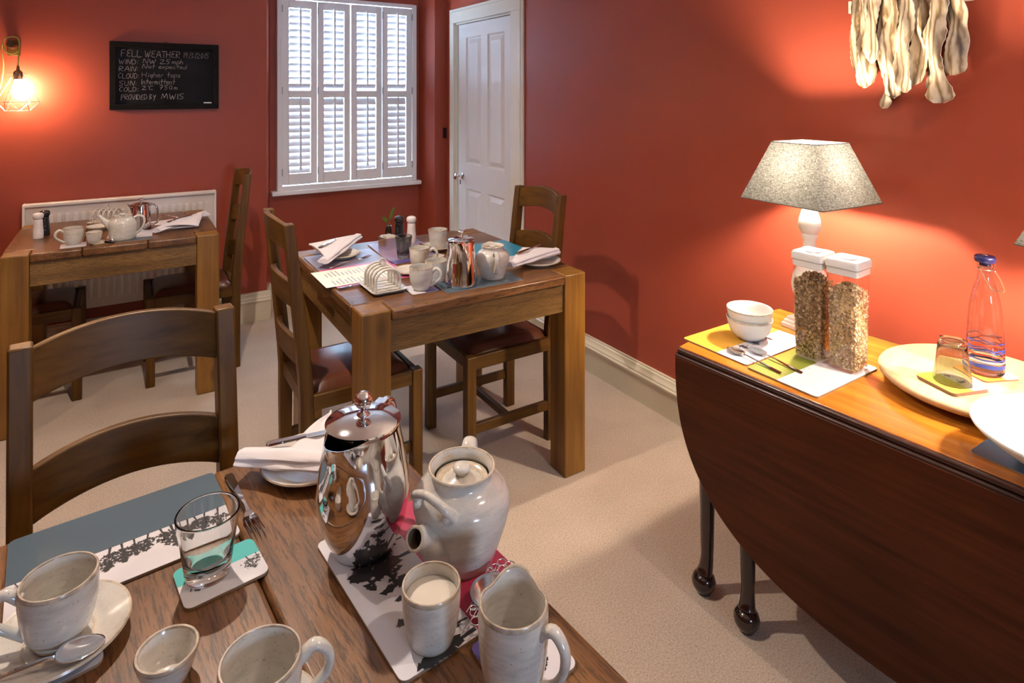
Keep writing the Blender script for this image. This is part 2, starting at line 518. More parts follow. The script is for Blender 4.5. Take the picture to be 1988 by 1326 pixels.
for i in range(4):
    xa = -W0 + .035 + i*PW + .002; xb = xa + PW - .004
    if i == 1: xb -= .002
    if i == 2: xa += .002
    st = .042
    p = MB()
    zb, zt = .056, 1.330
    zm0, zm1 = .655, .705
    p.box(xa, xa+st, -.018, .012, zb, zt); p.box(xb-st, xb, -.018, .012, zb, zt)
    p.box(xa+st, xb-st, -.018, .012, zb, zb+.075); p.box(xa+st, xb-st, -.018, .012, zm0, zm1); p.box(xa+st, xb-st, -.018, .012, zt-.055, zt)
    po = p.build('shutter_panel', M['shutter'], win, bevel=.002)
    a, b_ = xa+st+.002, xb-st-.002
    slats(po, a, b_, zm1+.004, zt-.058, 12, R(-54))
    slats(po, a, b_, zb+.078, zm0-.004, 11, R((70, 65, 65, 73)[i]))
    for (q0, q1) in ((zm1+.03, zt-.04), (zb+.10, zm0+.006)):
        xm = (a+b_)/2
        MB().box(xm-.006, xm+.006, -.040, -.028, q0, q1).build('tilt_rod', M['shutter'], po, bevel=.002)
for xx in (-W0+.033, -W0+.035+PW, W0-.035-PW, W0-.037):
    for zz in (.12, .68, 1.24): MB().box(xx-.003, xx+.003, -.034, -.026, zz, zz+.05).build('hinge', M['hinge'], win)


# ---- panelled door
M['architrave'] = plain('warm_lit_white_paint', (.74, .71, .62), .25)  # white paint with the cream cast of warm light put into its colour
door = empty('door_1', (XR, 3.7425, 0), kind='structure')   # local y: -0.385 .. 0.385 leaf, local x 0 = wall face
def prism_x(mb, pts_yz, x0, x1, mi=0):
    n = len(pts_yz)
    vs = [(x0, p[0], p[1]) for p in pts_yz] + [(x1, p[0], p[1]) for p in pts_yz]
    return mb.add(vs, [tuple(range(n)), tuple(range(2*n-1, n-1, -1))] + [(i, i+n, (i+1) % n + n, (i+1) % n) for i in range(n)], mi)
lf = MB()
Y0, Y1 = -.3855, .3855
PY = [(3.467-3.7425, 3.692-3.7425), (3.785-3.7425, 4.006-3.7425)]
PZ = [(.23, .783), (.961, 1.885)]
xs = .015
lf.box(xs+.012, xs+.04, Y0, Y1, .01, 1.982)
for (a, b_) in ((Y0, PY[0][0]), (PY[0][1], PY[1][0]), (PY[1][1], Y1)): lf.box(xs, xs+.012, a, b_, .01, 1.982)
for (a, b_) in PY:
    for (c, d) in ((.01, PZ[0][0]), (PZ[0][1], PZ[1][0]), (PZ[1][1], 1.982)): lf.box(xs, xs+.012, a, b_, c, d)
lf.build('door_leaf', M['doorwhite'], door)
for (a, b_) in PY:
    for (c, d) in PZ:
        pm = MB()
        def ring(i, x): return [(x, a+i, c+i), (x, b_-i, c+i), (x, b_-i, d-i), (x, a+i, d-i)]
        rings = [ring(0, xs), ring(.010, xs+.010), ring(.018, xs+.011), ring(.046, xs+.002), ring(.047, xs+.001)]
        vs = [p for r_ in rings for p in r_]
        fs = []
        for k in range(len(rings)-1):
            for j in range(4): fs.append((k*4+j, k*4+(j+1) % 4, (k+1)*4+(j+1) % 4, (k+1)*4+j))
        fs.append(tuple(range(len(vs)-4, len(vs))))
        pm.add(vs, fs)
        pm.build('door_panel', M['doorwhite'], door, angle=12)
ar = MB()
yo0, yo1, yi0, yi1, zt = 3.205-3.7425, 4.22-3.7425, -.40, .40, 2.00
for (o0, o1, x0) in ((0, .0, -.014), (.022, .0, -.020), (.06, 0.0, -.016)):
    ar.box(x0, 0, yo0 + o0, yi0, 0, zt); ar.box(x0, 0, yi1, yo1 - o0, 0, zt)
    ar.box(x0, 0, yo0 + o0, yo1 - o0, zt, 2.105 - o0)
ar.box(0, .05, yi0-.005, Y0-.003, 0, zt+.005); ar.box(0, .05, Y1+.003, yi1+.005, 0, zt+.005); ar.box(0, .05, yi0, yi1, 1.986, zt+.005)
ar.build('architrave', M['architrave'], door, bevel=.003)
for zz in (.30, .985, 1.70): MB().box(.003, .014, Y0-.004, Y0+.010, zz, zz+.10).build('hinge', M['hinge'], door)
kb = MB()
RX = Matrix.Translation((xs, 4.054-3.7425, .868)) @ Matrix.Rotation(R(-90), 4, 'Y')
kb.lathe([(0,0),(.026,0),(.026,.004),(.021,.010),(.010,.014),(.008,.030),(.012,.038),(.023,.046),(.027,.056),(.024,.066),(.012,.073),(0,.074)], 28, M=RX)
kb.build('door_knob', M['chrome'], door)
MB().box(xs-.003, xs, .345, .357, .80, .835).build('keyhole_plate', M['hinge'], door)
tag(MB().box(-.013, .013, -.010, 0, -.04, .04).build('wall_catch', M['blackgloss'], None, bevel=.002, loc=(2.088, YB, 1.172)), 'small black catch on red wall beside the white door frame', 'catch')

# ---- radiator
rad = empty('radiator', (.016, YB, .26), 0, 'long white panel radiator on red wall behind the far table', 'radiator')
RW, RH = .94, .61
MB().box(-RW/2+.008, RW/2-.008, -.066, -.060, .005, RH-.006).build('front_panel', M['radiator'], rad)
rp = (RW - .06) / 24
rib0 = None
for k in range(24):
    if rib0 is None:
        rib0 = MB().box(-rp*.29, rp*.29, -.078, -.065, .055, RH-.060).build('rib', M['radiator'], rad, bevel=.004); ro_ = rib0
    else:
        ro_ = rib0.copy(); COL.objects.link(ro_)
    ro_.location = (-RW/2 + .03 + rp*(k+.5), 0, 0)
rb = MB()
rb.box(-RW/2, RW/2, -.058, -.052, 0, RH)
rb.box(-RW/2, RW/2, -.030, -.024, 0, RH)
rb.build('rear_panel', M['radiator'], rad, bevel=.004)
rb = MB(); rb.box(-RW/2-.004, -RW/2+.008, -.082, -.02, 0.01, RH+.006); rb.box(RW/2-.008, RW/2+.004, -.082, -.02, .01, RH+.006)
rb.box(-RW/2, RW/2, -.082, -.074, RH-.012, RH+.006); rb.box(-RW/2, RW/2, -.074, -.02, RH-.004, RH+.004)
rb.build('casing', M['radiator'], rad, bevel=.004)
rb = MB(); rb.tube([(RW/2, -.05, .03), (RW/2+.045, -.05, .03), (RW/2+.045, -.05, -.26)], .009)
rb.tube([(RW/2+.045, -.05, -.0), (RW/2+.045, -.05, .09)], .018)
rb.build('valve', M['white'], rad)
for bx in (-.3, .27): MB().box(bx, bx+.03, -.05, -.001, .1, .5).build('bracket', M['radiator'], rad)

# ---- recessed ceiling downlights
for (x, y), e in zip(DOWN, DOWN_E):
    dl = empty('ceiling_light', (x, y, ZC), 0, None, 'ceiling light', 'recessed ceiling downlights')
    MB().lathe([(.050, 0), (.050, -.004), (.040, -.006), (.034, 0)], 32, close=True).build('bezel', M['white'], dl)
    l = lamp('SPOT', 'downlight_beam', (x, y, ZC-.03), e*4.2, WARM, (0, 0, 0), spot_size=R(150), spot_blend=.9, shadow_soft_size=.02)
    MB().lathe([(0, -.0015), (.034, -.0015)], 24).build('bulb_face', glow('bulb_glow', (1, .85, .65), 12), dl)
    names = {0: 'round downlight above the middle of the room', 1: 'round downlight nearest the left wall', 2: 'round downlight above the oval side table', 3: 'round downlight above the nearest dining table', 4: 'round downlight in front of the door', 5: 'round downlight near the caged wall lamp'}
    dl['label'] = names[DOWN.index((x, y))] + ', set in the ceiling'

# ================================================================== furniture
def dining_table(L, D, loc, rz, label):
    t = empty('dining_table', loc, rz, label, 'table', 'chunky pine dining tables')
    H, TH, LG = .78, .036, .10
    l2, d2 = L/2, D/2
    ov = .004
    e = LG + .0015
    y1, y2 = -d2 + D*.36, d2 - D*.34
    outs = [
        [(-l2+e, -d2-ov), (l2-e, -d2-ov), (l2-e, -d2+e), (l2+ov, -d2+e), (l2+ov, y1-.0008), (-l2-ov, y1-.0008), (-l2-ov, -d2+e), (-l2+e, -d2+e)],
        [(-l2-ov, y1+.0008), (l2+ov, y1+.0008), (l2+ov, y2-.0008), (-l2-ov, y2-.0008)],
        [(-l2-ov, y2+.0008), (l2+ov, y2+.0008), (l2+ov, d2-e), (l2-e, d2-e), (l2-e, d2+ov), (-l2+e, d2+ov), (-l2+e, d2-e), (-l2-ov, d2-e)],
    ]
    for o_ in outs:
        MB().prism(o_, H-TH, H).build('plank', M['table']['x'], t, bevel=.008, seg=3)
    for sx in (-1, 1):
        for sy in (-1, 1):
            x0 = sx*l2 - (LG if sx > 0 else 0); y0 = sy*d2 - (LG if sy > 0 else 0)
            MB().box(0, LG, 0, LG, 0, H-.0005).build('leg', M['tableleg']['z'], t, bevel=.006, seg=3, loc=(x0, y0, 0))
    az0, az1, ins = .636, H-TH-.0005, .012
    for s in (-1, 1):
        yy = s*(d2-ins)
        MB().box(-l2+LG, l2-LG, min(yy, yy-s*.03), max(yy, yy-s*.03), az0, az1).build('apron', M['apron']['x'], t, bevel=.003)
        xx = s*(l2-ins)
        MB().box(min(xx, xx-s*.03), max(xx, xx-s*.03), -d2+LG, d2-LG, az0, az1).build('apron', M['apron']['y'], t, bevel=.003)
    return t
T_MID = dining_table(.90, .92, (1.084, 2.355, 0), 0, 'chunky pine table in the middle of the room, set for two')
T_FAR = dining_table(.76, .85, (-.018, 3.755, 0), R(90), 'chunky pine table in front of the white radiator')
T_NEAR = dining_table(.92, .84, (.064, .787, 0), R(95.2), 'nearest chunky pine table, laid with mugs and a coffee pot')

def chair_proto():
    t = empty('dining_chair')
    SH, BH = .445, 1.035
    def off(z):      # rake of the back
        return 0.0 if z < .43 else -.062 * ((z-.43)/(BH-.43))**1.15
    for sx in (-1, 1):
        mb = MB()
        zs = [0, .15, .30, .43, .5, .6, .7, .8, .9, 1.0, BH]
        vs, fs = [], []
        for z in zs:
            wx = .036; wy = .048 - .012*max(0, (z-.43)/(BH-.43)) - (.004 if z < .3 else 0)
            o_ = off(z)
            for (a, b_) in ((-1, -1), (1, -1), (1, 1), (-1, 1)):
                vs.append((a*wx/2, o_ + b_*wy/2, z))
        for i in range(len(zs)-1):
            for j in range(4): fs.append((i*4+j, i*4+(j+1) % 4, (i+1)*4+(j+1) % 4, (i+1)*4+j))
        fs.append((0, 3, 2, 1)); n = len(vs); fs.append((n-4, n-3, n-2, n-1))
        mb.add(vs, fs)
        o = mb.build('rear_post', M['chair']['z'], t, bevel=.004, angle=30, loc=(sx*.166, 0, 0))
        MB().box(-.0205, .0205, -.0205, .0205, 0, SH).build('leg', M['chair']['z'], t, bevel=.004, loc=(sx*.182, .398, 0))
    for (zt, nm) in ((1.028, 0), (.825, 1), (.622, 2)):
        mb = MB()
        h, th = .092, .018
        nx, ny = 18, 4
        def f(front):
            def g(u_, v_):
                x = -.150 + u_*.300
                a = 1 - (2*u_-1)**2
                z = zt - h + v_*h + a*.020
                y = off(z) - .030*a**.9 + (th/2 if front else -th/2)
                return (x, y, z)
            return g
        n0 = (nx+1)*(ny+1)
        mb.grid(nx, ny, f(True)); mb.grid(nx, ny, f(False))
        mb.f[nx*ny:] = [q[::-1] for q in mb.f[nx*ny:]]
        def idx(i, j): return j*(nx+1)+i
        for i in range(nx):
            mb.f.append((idx(i, 0), idx(i, 0)+n0, idx(i+1, 0)+n0, idx(i+1, 0))); mb.m.append(0)
            mb.f.append((idx(i+1, ny), idx(i+1, ny)+n0, idx(i, ny)+n0, idx(i, ny))); mb.m.append(0)
        for j in range(ny):
            mb.f.append((idx(0, j+1), idx(0, j+1)+n0, idx(0, j)+n0, idx(0, j))); mb.m.append(0)
            mb.f.append((idx(nx, j), idx(nx, j)+n0, idx(nx, j+1)+n0, idx(nx, j+1))); mb.m.append(0)
        mb.build('back_rail', M['chair']['x'], t, bevel=.003, angle=50)
    # seat frame
    mb = MB()
    MB().box(-.148, .148, -.012, .010, SH-.055, SH-.004).build('seat_rail', M['chair']['x'], t, bevel=.003)
    mb.box(-.1615, .1615, .388, .408, SH-.055, SH-.004)
    fr_ = mb.build('seat_rail', M['chair']['x'], t, bevel=.003)
    for s in (-1, 1):
        MB().box(s*.186-.011, s*.186+.011, .018, .380, SH-.055, SH-.002).build('seat_rail', M['chair']['y'], t, bevel=.003)
        MB().box(s*.172-.011, s*.172+.011, .018, .384, .130, .168).build('stretcher', M['chair']['y'], t, bevel=.003)
    MB().box(-.162, .162, .200, .222, .136, .164).build('stretcher', M['chair']['x'], t, bevel=.003)
    # leather drop-in seat
    mb = MB()
    def sf(u_, v_):
        x = -.172 + u_*.344; y = .012 + v_*.372
        e = min(1, min(u_, 1-u_)/.10) ; g_ = min(1, min(v_, 1-v_)/.10)
        k = (1-(1-e)**2)*(1-(1-g_)**2)
        return (x, y, SH-.012 + .034*k + .010*math.sin(math.pi*u_)*math.sin(math.pi*v_))
    mb.grid(18, 18, sf)
    mb.box(-.172, .172, .012, .384, SH-.03, SH-.011)
    mb.build('seat', M['leather'], t, angle=60)
    return t
ch0 = chair_proto()
CH = 'ladder-back dining chairs'
def place_chair(x, y, rz, label, first=[True]):
    c = ch0 if first[0] else copy_tree(ch0)
    first[0] = False
    c.location = (x, y, 0); c.rotation_euler = (0, 0, rz)
    tag(c, label, 'chair', CH)
    return c
place_chair(.536, 2.345, R(-90), 'ladder-back oak chair at the left side of the middle table')
place_chair(1.551, 2.325, R(90), 'ladder-back oak chair between the middle table and right wall')
place_chair(.515, 3.79, R(90), 'ladder-back oak chair at the right end of the radiator table')
place_chair(-.585, 3.83, R(-90), 'ladder-back oak chair at the left end of the radiator table')
place_chair(.018, 1.335, R(185), 'ladder-back oak chair nearest the camera, seen from its back')

# ---- oval drop-leaf side table
SB = empty('drop_leaf_table', (1.439, .65, 0), R(4.2), 'dark mahogany oval drop-leaf table along the right wall', 'table')
A_, B_, NN = .652, .53, 2.6
def sup(t): return (1 - min(1, abs(t))**NN)**(1/NN)
tp = []
K = 24
for k in range(K+1):
    x = .54*k/K; tp.append((x, A_*sup((x-.27)/.80)))
for k in range(K+1):
    x = .54*(1-k/K); tp.append((x, -A_*sup((x-.27)/.80)))
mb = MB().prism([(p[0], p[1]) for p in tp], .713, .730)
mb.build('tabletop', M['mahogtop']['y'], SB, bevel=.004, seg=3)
Ae = A_*sup(.27/.80)
for sgn, x0 in ((-1, 0.0), (1, .54)):
    mb = MB()
    mb.tube([(x0+sgn*.003, -Ae+.004, .7205), (x0+sgn*.003, Ae-.004, .7205)], .0085, 14)
    mb.tube([(x0+sgn*.0095, -Ae, .706), (x0+sgn*.0095, Ae, .706)], .0075, 14)
    mb.build('moulding', M['mahogedge']['y'], SB)
    lp = []
    for k in range(61):
        a = math.pi * k/60
        c, s_ = math.cos(a), math.sin(a)
        lp.append((Ae*math.copysign(abs(c)**(2/NN), c), .706 - .506*abs(s_)**(2/NN)))
    mb = MB(); n = len(lp)
    xa, xb = (x0-.018, x0-.001) if sgn < 0 else (x0+.001, x0+.018)
    prism_x(mb, lp, xa, xb)
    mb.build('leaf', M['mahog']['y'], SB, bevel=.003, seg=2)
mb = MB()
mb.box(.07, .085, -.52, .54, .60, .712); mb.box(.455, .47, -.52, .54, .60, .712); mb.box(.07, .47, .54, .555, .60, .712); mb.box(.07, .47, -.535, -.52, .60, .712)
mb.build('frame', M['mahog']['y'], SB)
def pad_leg(x, y, dx, dy):
    mb = MB()
    pts = [(0, 0, .712), (0, 0, .60), (0, 0, .40), (0, 0, .18), (0, 0, .11), (dx*.2, dy*.2, .075), (dx*.5, dy*.5, .055)]
    mb.tube(pts, [.028, .027, .0245, .020, .018, .020, .024], 20, smooth=4)
    mb.lathe([(0, 0), (.020, 0), (.022, .006), (.026, .010), (.033, .022), (.035, .034), (.031, .048), (.022, .058), (0, .062)], 28, M=Matrix.Translation((dx*.62, dy*.62, 0)))
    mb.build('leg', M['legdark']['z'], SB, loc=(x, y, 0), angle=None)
pad_leg(.075, .592, -.018, .006)
pad_leg(.060, .448, -.018, -.006)
pad_leg(.465, .575, .014, .012); pad_leg(.075, -.58, -.014, -.012); pad_leg(.465, -.58, .014, -.012); pad_leg(.475, -.44, .016, 0)
# ================================================================== tableware makers
TZ = .780            # dining table top
def vessel(mb, outer, wall=.0035, floor=.005, rim_i=1, n=48, mi_body=0, mi_rim=1, mi_foot=None):
    """hollow turned pot: outer = [(r, z)] from the foot up to the rim"""
    prof = [(0, outer[0][1])] + list(outer)
    mis = [mi_foot if mi_foot is not None else mi_body] + [mi_body] * (len(outer) - 1)
    if mi_foot is not None and len(mis) > 1: mis[1] = mi_foot
    rt, zt = outer[-1]
    mis[-1] = mi_rim if rim_i else mi_body
    prof += [(rt - wall*.25, zt + wall*.45), (rt - wall*.75, zt + wall*.45), (rt - wall, zt)]
    mis += [mi_rim, mi_rim, mi_rim]
    inner = [(max(r - wall, .001), z) for (r, z) in outer[::-1][1:] if z > outer[0][1] + floor + .002]
    zf = outer[0][1] + floor
    last = inner[-1] if inner else (rt - wall, zt)
    inner += [(last[0]*.85, zf + .001), (0, zf)]
    for p in inner: prof.append(p); mis.append(mi_body)
    mis = mis[:len(prof) - 1] + [mi_body] * max(0, len(prof) - 1 - len(mis))
    mb.lathe(prof, n, mis=mis)
    return mb

def curve_profile(r0, r1, h, bulge=.0, k=.6, n=9, foot=.003):
    pts = [(r0*.96, 0), (r0, foot)]
    for t in [i/n for i in range(1, n)] + [1 - .0035/h, 1]:
        pts.append((r0 + (r1-r0)*t**k + bulge*math.sin(math.pi*t), foot + (h-foot)*t))
    return pts

def handle_pts(mb, pts, rad, flat=.55, mi=0):
    mb.tube(pts, rad, 12, mi, smooth=5, up=(0, 1, 0), flat=flat)

CM = [M['ceramic'], M['rim'], M['foot']]
def mug(loc, r0, r1, h, ang, label, name='mug', grp=None, k=.6, bulge=0.0, hs=1.0, cat='mug', lip=False):
    t = empty(name, loc, ang, label, cat, grp)
    mb = vessel(MB(), curve_profile(r0, r1, h, bulge, k), wall=.0038, mi_foot=2)
    if lip:
        vs = []
        for (x, y, z) in mb.v:
            a = math.atan2(y, x); d = abs((a - lip + math.pi) % (2*math.pi) - math.pi)
            w = max(0, (z/h - .62)/.38)**2 if z > .62*h else 0
            g = math.exp(-(d/.46)**2) * w
            gp = math.exp(-((d-.9)/.25)**2) * w
            rr = 1 + (.24*g - .04*gp)
            vs.append((x*rr, y*rr, z + .006*g - .002*gp))
        mb.v = vs
    mb.build('body', CM, t, angle=60)
    def ro(z):
        return max(p[0] for p in [min(curve_profile(r0, r1, h, bulge, k), key=lambda q: abs(q[1]-z))])
    hb = MB()
    za, zb = h*.84, h*.22
    ex = .030*hs
    handle_pts(hb, [(ro(za)-.003, 0, za-.004), (ro(za)+ex*.45, 0, za+.008), (ro(za)+ex*.95, 0, za-.006), (ro(za)+ex*.92, 0, (za+zb)/2),
                    (ro(zb)+ex*.62, 0, zb+.010), (ro(zb)-.002, 0, zb-.004)], [.0065, .0062, .0058, .0052, .0050, .0062], flat=1.25)
    hb.build('handle', [M['ceramic']], t, angle=None)
    return t

def cup(loc, r0, r1, h, label, name='cup', grp=None, k=.6, bulge=0.0, cat='cup', mat=None, wall=.0038, rot=0):
    t = empty(name, loc, rot, label, cat, grp)
    mb = vessel(MB(), curve_profile(r0, r1, h, bulge, k), wall=wall, mi_foot=2)
    mb.build('body', mat or CM, t, angle=60)
    return t

def saucer(loc, r, label, name='saucer', grp=None, h=.016, mats=None):
    prof = [(0, 0), (r*.50, 0), (r*.52, .003), (r*.80, h*.55), (r, h), (r*.985, h+.003), (r*.95, h+.002), (r*.80, h*.62+.003), (r*.60, .0085), (r*.50, .0060),
            (r*.47, .0075), (r*.44, .0060), (r*.32, .0052), (r*.29, .0066), (r*.26, .0052), (0, .005)]
    mis = [2, 0, 0, 0, 1, 1, 0, 0, 0, 1, 0, 0, 1, 0, 0]
    o = MB().lathe(prof, 56, mis=mis).build(name, mats or [M['ceramic'], M['rimlight'], M['foot']], None, loc=loc, angle=60)
    return tag(o, label, 'saucer' if name == 'saucer' else name, grp)

def plate(loc, r, label, grp='side plates under napkins'):
    prof = [(0, 0), (r*.60, 0), (r*.62, .003), (r*.97, .015), (r, .018), (r*.985, .0205), (r*.95, .0195), (r*.70, .009), (r*.62, .006), (0, .005)]
    o = MB().lathe(prof, 56, mis=[2, 0, 0, 0, 1, 1, 0, 0, 0]).build('side_plate', [M['ceramic'], M['rimlight'], M['foot']], None, loc=loc, angle=60)
    return tag(o, label, 'plate', grp)

# ---- cutlery: built along +x from the handle end (x = 0)
def strip(mb, st, th=.0011):
    """st = [(x, halfwidth, z)]"""
    n = len(st)
    vs = []
    for x, w_, z in st: vs += [(x, -w_, z-th), (x, w_, z-th), (x, w_*.8, z+th), (x, -w_*.8, z+th)]
    fs = [(3, 2, 1, 0), tuple((n-1)*4+k for k in range(4))]
    for i in range(n-1):
        for j in range(4): fs.append((i*4+j, i*4+(j+1) % 4, (i+1)*4+(j+1) % 4, (i+1)*4+j))
    return mb.add(vs, fs)
def lay(name, p0, p1, label, cat, grp):
    d = p1 - p0
    t = empty(name, p0, 0, label, cat, grp)
    t.rotation_euler = (0, -math.atan2(d.z, math.hypot(d.x, d.y)), math.atan2(d.y, d.x))
    return t, d.length
GC = 'steel cutlery on the tables'
def spoon(p0, p1, label, grp=GC, w=.016, name='teaspoon'):
    t, L = lay(name, p0, p1, label, 'spoon', grp)
    hb = MB(); strip(hb, [(0, .0035, .001), (.004, .0052, .001), (L*.15, .0048, .0015), (L*.4, .0028, .004), (L*.62, .0020, .006), (L*.70, .0024, .004)])
    hb.build('handle', M['chrome'], t, angle=50)
    b_ = MB()
    lb = L*.32
    def f(u_, v_):
        a = u_*2*math.pi; r = v_
        x = L*.84 + math.cos(a)*lb*.5*r; wy = w*(1 - .12*math.cos(a)); y = math.sin(a)*wy*r
        return (x, y, .0055 - .0060*(1-r*r) )
    b_.grid(28, 8, f)
    b_.build('bowl', M['chrome'], t, angle=None, solid=.0012)
    return t
def fork(p0, p1, label, grp=GC):
    t, L = lay('fork', p0, p1, label, 'fork', grp)
    hb = MB(); strip(hb, [(0, .006, .002), (.005, .0085, .002), (L*.2, .0072, .003), (L*.45, .0038, .006), (L*.60, .0026, .008), (L*.68, .0040, .006)])
    hb.build('handle', M['chrome'], t, angle=50)
    b_ = MB(); strip(b_, [(L*.67, .004, .006), (L*.70, .0085, .004), (L*.74, .0115, .003), (L*.78, .0118, .003)])
    b_.build('head', M['chrome'], t, angle=50)
    for k in range(4):
        tb = MB(); y = -.0096 + k*.0064
        tb.tube([(L*.775, y, .003), (L*.87, y, .004), (L, y, .008)], [.0014, .0013, .0008], 6)
        tb.build('tine', M['chrome'], t)
    return t
def knife(p0, p1, label, grp=GC):
    t, L = lay('knife', p0, p1, label, 'knife', grp)
    hb = MB(); strip(hb, [(0, .0045, .003), (.004, .0075, .003), (L*.30, .0066, .003), (L*.45, .0050, .003), (L*.47, .0058, .003)], .0019)
    hb.build('handle', M['chrome'], t, angle=50)
    b_ = MB()
    b_.prism([(L*.46, -.0045), (L*.52, -.007), (L*.88, -.0085), (L*.97, -.004), (L, .004), (L*.96, .0055), (L*.46, .0050)], .0024, .0036)
    b_.build('blade', M['chrome'], t)
    return t

# ---- placemats and coasters: cork-backed board with a flat two-colour print
def clip(poly, ax, lim, keep_less):
    out = []
    n = len(poly)
    ins = lambda p: (p[ax] <= lim) if keep_less else (p[ax] >= lim)
    for i in range(n):
        a, b_ = poly[i], poly[(i+1) % n]
        if ins(a): out.append(a)
        if ins(a) != ins(b_):
            t = (lim - a[ax])/(b_[ax]-a[ax])
            out.append((a[0]+(b_[0]-a[0])*t, a[1]+(b_[1]-a[1])*t))
    return out
PRINT = {k: plain('print_'+k, c, .30, nz=.04, nscale=8) for k, c in dict(
    slate=(.065, .10, .13), white=(.60, .58, .61), magenta=(.42, .035, .085), teal=(.06, .42, .40), blue=(.02, .22, .36), purple=(.10, .075, .27),
    lilac=(.24, .20, .34), grey=(.20, .19, .26), yellow=(.60, .32, .045), lime=(.17, .20, .030), limeyellow=(.42, .42, .06), orange=(.60, .27, .05), navy=(.045, .075, .12),
    pink=(.52, .10, .24), darkteal=(.03, .075, .10), cream=(.74, .70, .58)).items()}
M['ink'] = plain('print_ink', (.018, .018, .020), .35)
M['cork'] = plain('brown_board_edge', (.25, .15, .09), .6)
def tree(mb, x, y, ang, L, spread, z, n=110, trunk=True):
    """flat printed tree silhouette growing from (x, y) along ang"""
    ca, sa = math.cos(ang), math.sin(ang)
    def P(a, b_): return (x + a*ca - b_*sa, y + a*sa + b_*ca)
    if trunk:
        w = L*.03
        pts = [P(0, -w*1.3), P(L*.5, -w*.6), P(L*.5, w*.6), P(0, w*1.3)]
        mb.add([(p[0], p[1], z) for p in pts], [(0, 1, 2, 3)])
    for i in range(n):
        t = random.random()
        a = L*(.30 + .70*t); b_ = random.gauss(0, .42)*spread*L*math.sin(math.pi*min(.95, .15+.85*t))
        r = L*random.uniform(.05, .10); q = random.random()*6.28
        pts = [P(a + r*math.cos(q+k*2.1)*random.uniform(.6, 1.3), b_ + r*.8*math.sin(q+k*2.1)*random.uniform(.6, 1.3)) for k in range(3)]
        mb.add([(p[0], p[1], z + i*2e-7) for p in pts], [(0, 1, 2)])
def mat(name, c, wd, dp, rz, bands, label, ax=1, trees=None, cat='placemat', grp=None, r=.010, th=.0035):
    """bands = [(limit, colour), ...] along axis ax from the low side; last limit None"""
    t = empty(name, c, rz, label, cat, grp)
    poly = rrect(wd, dp, r)
    MB().prism(poly, 0, th).build('board', M['cork'], t)
    lo = -1
    for lim, colr in bands:
        pl = rrect(wd-.0006, dp-.0006, r)
        if lo > -1: pl = clip(pl, ax, lo, False)
        if lim is not None: pl = clip(pl, ax, lim, True); lo = lim
        o = MB().prism(pl, th, th+.0005).build('print', PRINT[colr], t)
        o['label'] = colr + ' printed area'
    if trees:
        mb = MB()
        for a in trees: tree(mb, *a[:5], th+.0007, *(a[5:]))
        o = mb.build('tree_print', M['ink'], t, weld=False, angle=None); o['kind'] = 'stuff'; o['label'] = 'black printed tree silhouettes'
    return t

# ---- napkin folded into a roll with a triangular flap
def napkin(p0, p1, p2, label, rad=.014, grp='white linen napkins', tipw=.75, fs_=.05):
    """roll from p0 to p1, flap reaching to p2 (world points)"""
    t = empty('napkin', p0, 0, label, 'napkin', grp)
    q1, q2 = p1 - p0, p2 - p0
    ax = q1.normalized(); up = Vector((0, 0, 1)); side = up.cross(ax).normalized()
    if side.dot(q2) < 0: side = -side
    nu, nv = 26, 30
    mb = MB()
    def f(u_, v_):
        a = v_*2*math.pi
        e = 1.0
        rr = rad * (tipw + (1-tipw)*math.sin(math.pi*min(1, u_*1.15)) if u_ < .87 else tipw+.15)
        rr *= 1 + .07*math.sin(u_*17+1)*math.sin(a*2)
        ridge = 1 + .17*math.cos(3*a + .6 + u_*.5) + .07*math.cos(7*a+u_*3)
        c = q1*u_ + up*(.004*math.sin(u_*3.0))
        return c + side*(math.cos(a)*rr*1.65*ridge) + up*(math.sin(a)*rr*.80*ridge)
    mb.grid(nu, nv, f)
    n = nv
    mb.add([f(0, k/nv) for k in range(nv)], [tuple(range(nv))[::-1]]); mb.add([f(1, k/nv) for k in range(nv)], [tuple(range(nv))])
    mb.build('roll', M['napkin'], t, angle=50)
    fb = MB()
    def g(u_, v_):
        a = q1*(fs_ + (.98-fs_)*u_) + up*rad*.55
        b_ = a*.0 + q2
        w = v_
        p = a.lerp(b_, w)
        p = p + up*(.006*math.sin(math.pi*w) + .003*math.sin(9*u_+3*w))
        return p
    fb.grid(16, 14, g)
    fb.build('flap', M['napkin'], t, angle=None, solid=.0035)
    fb = MB()
    def g2(u_, v_):
        a = q1*(fs_ + .04 + (.92-fs_)*u_) - up*rad*.35
        p = a.lerp(q2*.92 + q1*.04, v_)
        return p + up*(.004*math.sin(math.pi*v_) - .007*v_)
    fb.grid(12, 10, g2)
    fb.build('under_fold', M['napkin'], t, angle=None, solid=.0035)
    return t

